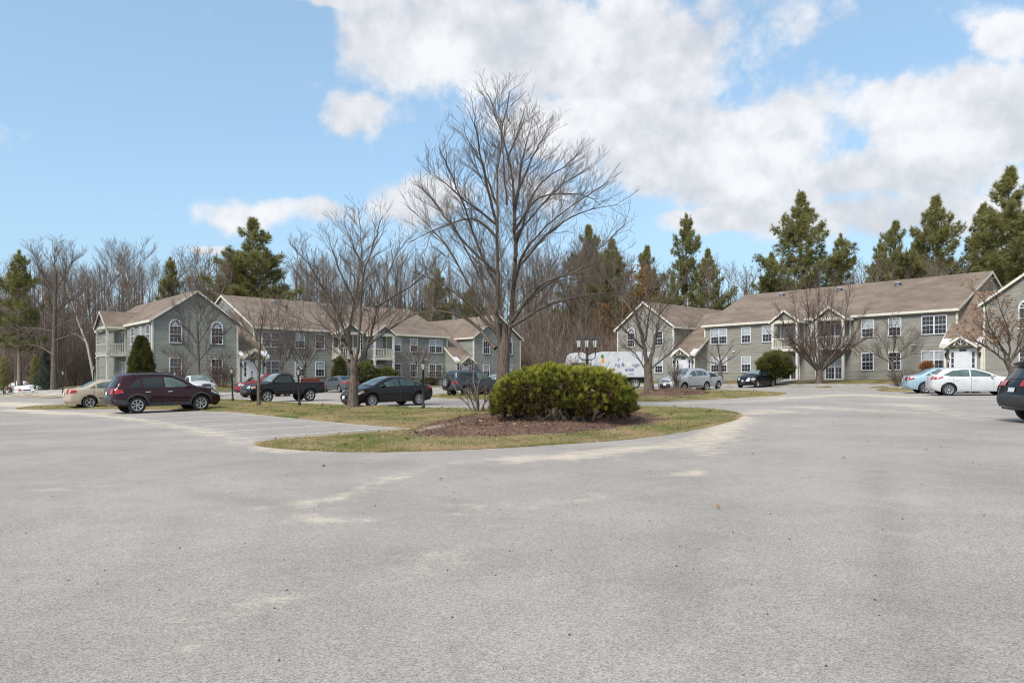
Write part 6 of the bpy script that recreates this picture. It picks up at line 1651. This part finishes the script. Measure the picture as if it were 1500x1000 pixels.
# ------------------------------------------------------------------ grass blades, chips, leaves
def scatter_poly(poly, n, rng):
    A = np.array(poly); lo, hi = A.min(0), A.max(0); out = np.zeros((0, 2))
    while len(out) < n:
        P = rng.uniform(lo, hi, (n * 2, 2)); out = np.r_[out, P[inside(P, poly)]]
    return out[:n]
def grass():
    rng = np.random.default_rng(31)
    def blades(name, poly, n, hgt, wd, label, avoid=None, minw=0):
        P = scatter_poly(poly, n, rng); E_ = np.array(densify(poly, .004 if n > 50000 else .01)); P = np.r_[P, E_ + rng.normal(0, .03, E_.shape)]
        if avoid is not None: P = P[~inside(P, avoid)]
        d = poly_dist(P, poly) * inside(P, poly)
        Z = np.array([T(x, y) + .015 + .07 * sstep(dd / .5) + .035 * nz(x, y, .9) * sstep(dd) for (x, y), dd in zip(P, d)])
        B = np.c_[P, Z]; m = len(B); g = np.array([.5 + 1.3 * nz(x, y, .55, 2) + .7 * nz(x, y, 2.1, 5) for x, y in P])
        t = np.clip(g + rng.normal(0, .2, m) - .35 * np.exp(-(d / .35) ** 2), 0, 1)
        a = rng.uniform(0, 6.283, m); s = np.c_[np.cos(a), np.sin(a), np.zeros(m)] * wd
        lean = np.c_[rng.normal(0, .5, (m, 2)), np.ones(m)]; h = hgt * rng.uniform(.5, 1.3, (m, 1)); tip = B + lean * h
        V = np.empty((m * 3, 3)); V[0::3] = B - s; V[1::3] = B + s; V[2::3] = tip
        tag(obj_me(name, mesh_from(name, V, np.arange(m * 3).reshape(-1, 3), MT['grass'], False, np.repeat(t, 3))), label, 'grass', kind='stuff')
    blades('grass', ISL_R, 90000, .055, .006, 'patchy green and straw coloured grass on the near island', MPOLY)
    blades('grass', ISL2_R, 30000, .07, .01, 'patchy green and straw coloured grass on the second island', MPOLY2)
    # bark chips and leaves on the mulch
    for nm, poly, zf, n, mt, sz, lab, cat in (('mulch_chips', MPOLY, MZ1, 12000, 'chip', .02, 'loose bark chips on the near mulch bed', 'mulch'), ('mulch_chips', MPOLY2, MZ2, 4000, 'chip', .03, 'loose bark chips on the second mulch bed', 'mulch')):
        P = scatter_poly(poly, n, rng); P = P[np.hypot((P[:, 0] - sp_.x) / .6, (P[:, 1] - sp_.y) / 1.1) > NP.uniform(.4, 1.1, len(P))]; n = len(P); d = poly_dist(P, poly); Z = np.array([zf(x, y, dd) for (x, y), dd in zip(P, d)]) + .012
        B = np.c_[P, Z]; a = rng.normal(0, 1, (n, 3)); a[:, 2] *= .3; a /= np.linalg.norm(a, axis=1)[:, None]; b = np.cross(a, rng.normal(0, 1, (n, 3))); b /= np.linalg.norm(b, axis=1)[:, None]
        L = sz * rng.uniform(.5, 1.6, (n, 1)); V = np.empty((n * 4, 3)); V[0::4] = B - a * L - b * L * .3; V[1::4] = B + a * L - b * L * .3; V[2::4] = B + a * L + b * L * .3; V[3::4] = B - a * L + b * L * .3
        tag(obj_me(nm, mesh_from(nm, V, np.arange(n * 4).reshape(-1, 4), MT[mt], False, np.repeat(rng.random(n), 4))), lab, cat, kind='stuff')
    def leaves(name, P, sz, zf, label):
        n = len(P); B = np.c_[P, [zf(x, y) for x, y in P]]; a = rng.normal(0, 1, (n, 3)); a[:, 2] *= .25; a /= np.linalg.norm(a, axis=1)[:, None]
        up_ = np.c_[rng.normal(0, .35, (n, 2)), np.ones(n)]; b = np.cross(up_, a); b /= np.linalg.norm(b, axis=1)[:, None]; L = sz * rng.uniform(.6, 1.3, (n, 1))
        V = np.empty((n * 4, 3)); V[0::4] = B - a * L; V[1::4] = B - b * L * .6; V[2::4] = B + a * L + [0, 0, .02]; V[3::4] = B + b * L * .6
        tag(obj_me(name, mesh_from(name, V, np.arange(n * 4).reshape(-1, 4), MT['leaf_dead'], False, np.repeat(rng.random(n), 4))), label, 'leaves', kind='stuff')
    leaves('fallen_leaves', scatter_poly(smooth_poly(ISLAND, 3), 1500, rng), .055, lambda x, y: TM(x, y) + .03, 'dead leaves scattered over the grass and mulch of the near island')
    leaves('fallen_leaves', scatter_poly(smooth_poly(ISLAND2, 3), 900, rng), .07, lambda x, y: TM(x, y) + .04, 'dead leaves scattered over the second island')
    Pl = np.array(G2([(1102, 666), (1236, 671), (1052, 744), (1220, 620), (474, 684), (645, 703), (1295, 626), (1357, 660), (1271, 648), (1120, 608), (943, 634), (1290, 612), (1075, 600), (958, 592), (985, 600), (1178, 598)]))
    leaves('fallen_leaves', Pl, .042, lambda x, y: T(x, y) + .022, 'few dry leaves lying on the asphalt')
    # small dark stones on the asphalt
    q = np.c_[rng.uniform(-14, 14, 900), rng.uniform(3, 24, 900)]; q = q[np.abs(q[:, 0]) < q[:, 1] * .72]
    V, F = [], []
    for x, y in q:
        s = rng.uniform(.004, .011); z = T(x, y) + .006; i = len(V); V += [(x - s, y - s * .7, z), (x + s, y - s * .6, z), (x + s * .2, y + s, z), (x, y, z + s * 1.1)]; F += [(0 + i, 1 + i, 3 + i), (1 + i, 2 + i, 3 + i), (2 + i, 0 + i, 3 + i)]
    tag(obj_me('loose_stones', mesh_from('loose_stones', V, F, MT['rim_dark'])), 'scattered dark grit and small stones on the asphalt', 'stones', kind='stuff')
MT['chip'] = tinted('bark chips', [(.048, .026, .018), (.11, .06, .04), (.175, .105, .07), (.24, .165, .12)])
grass()
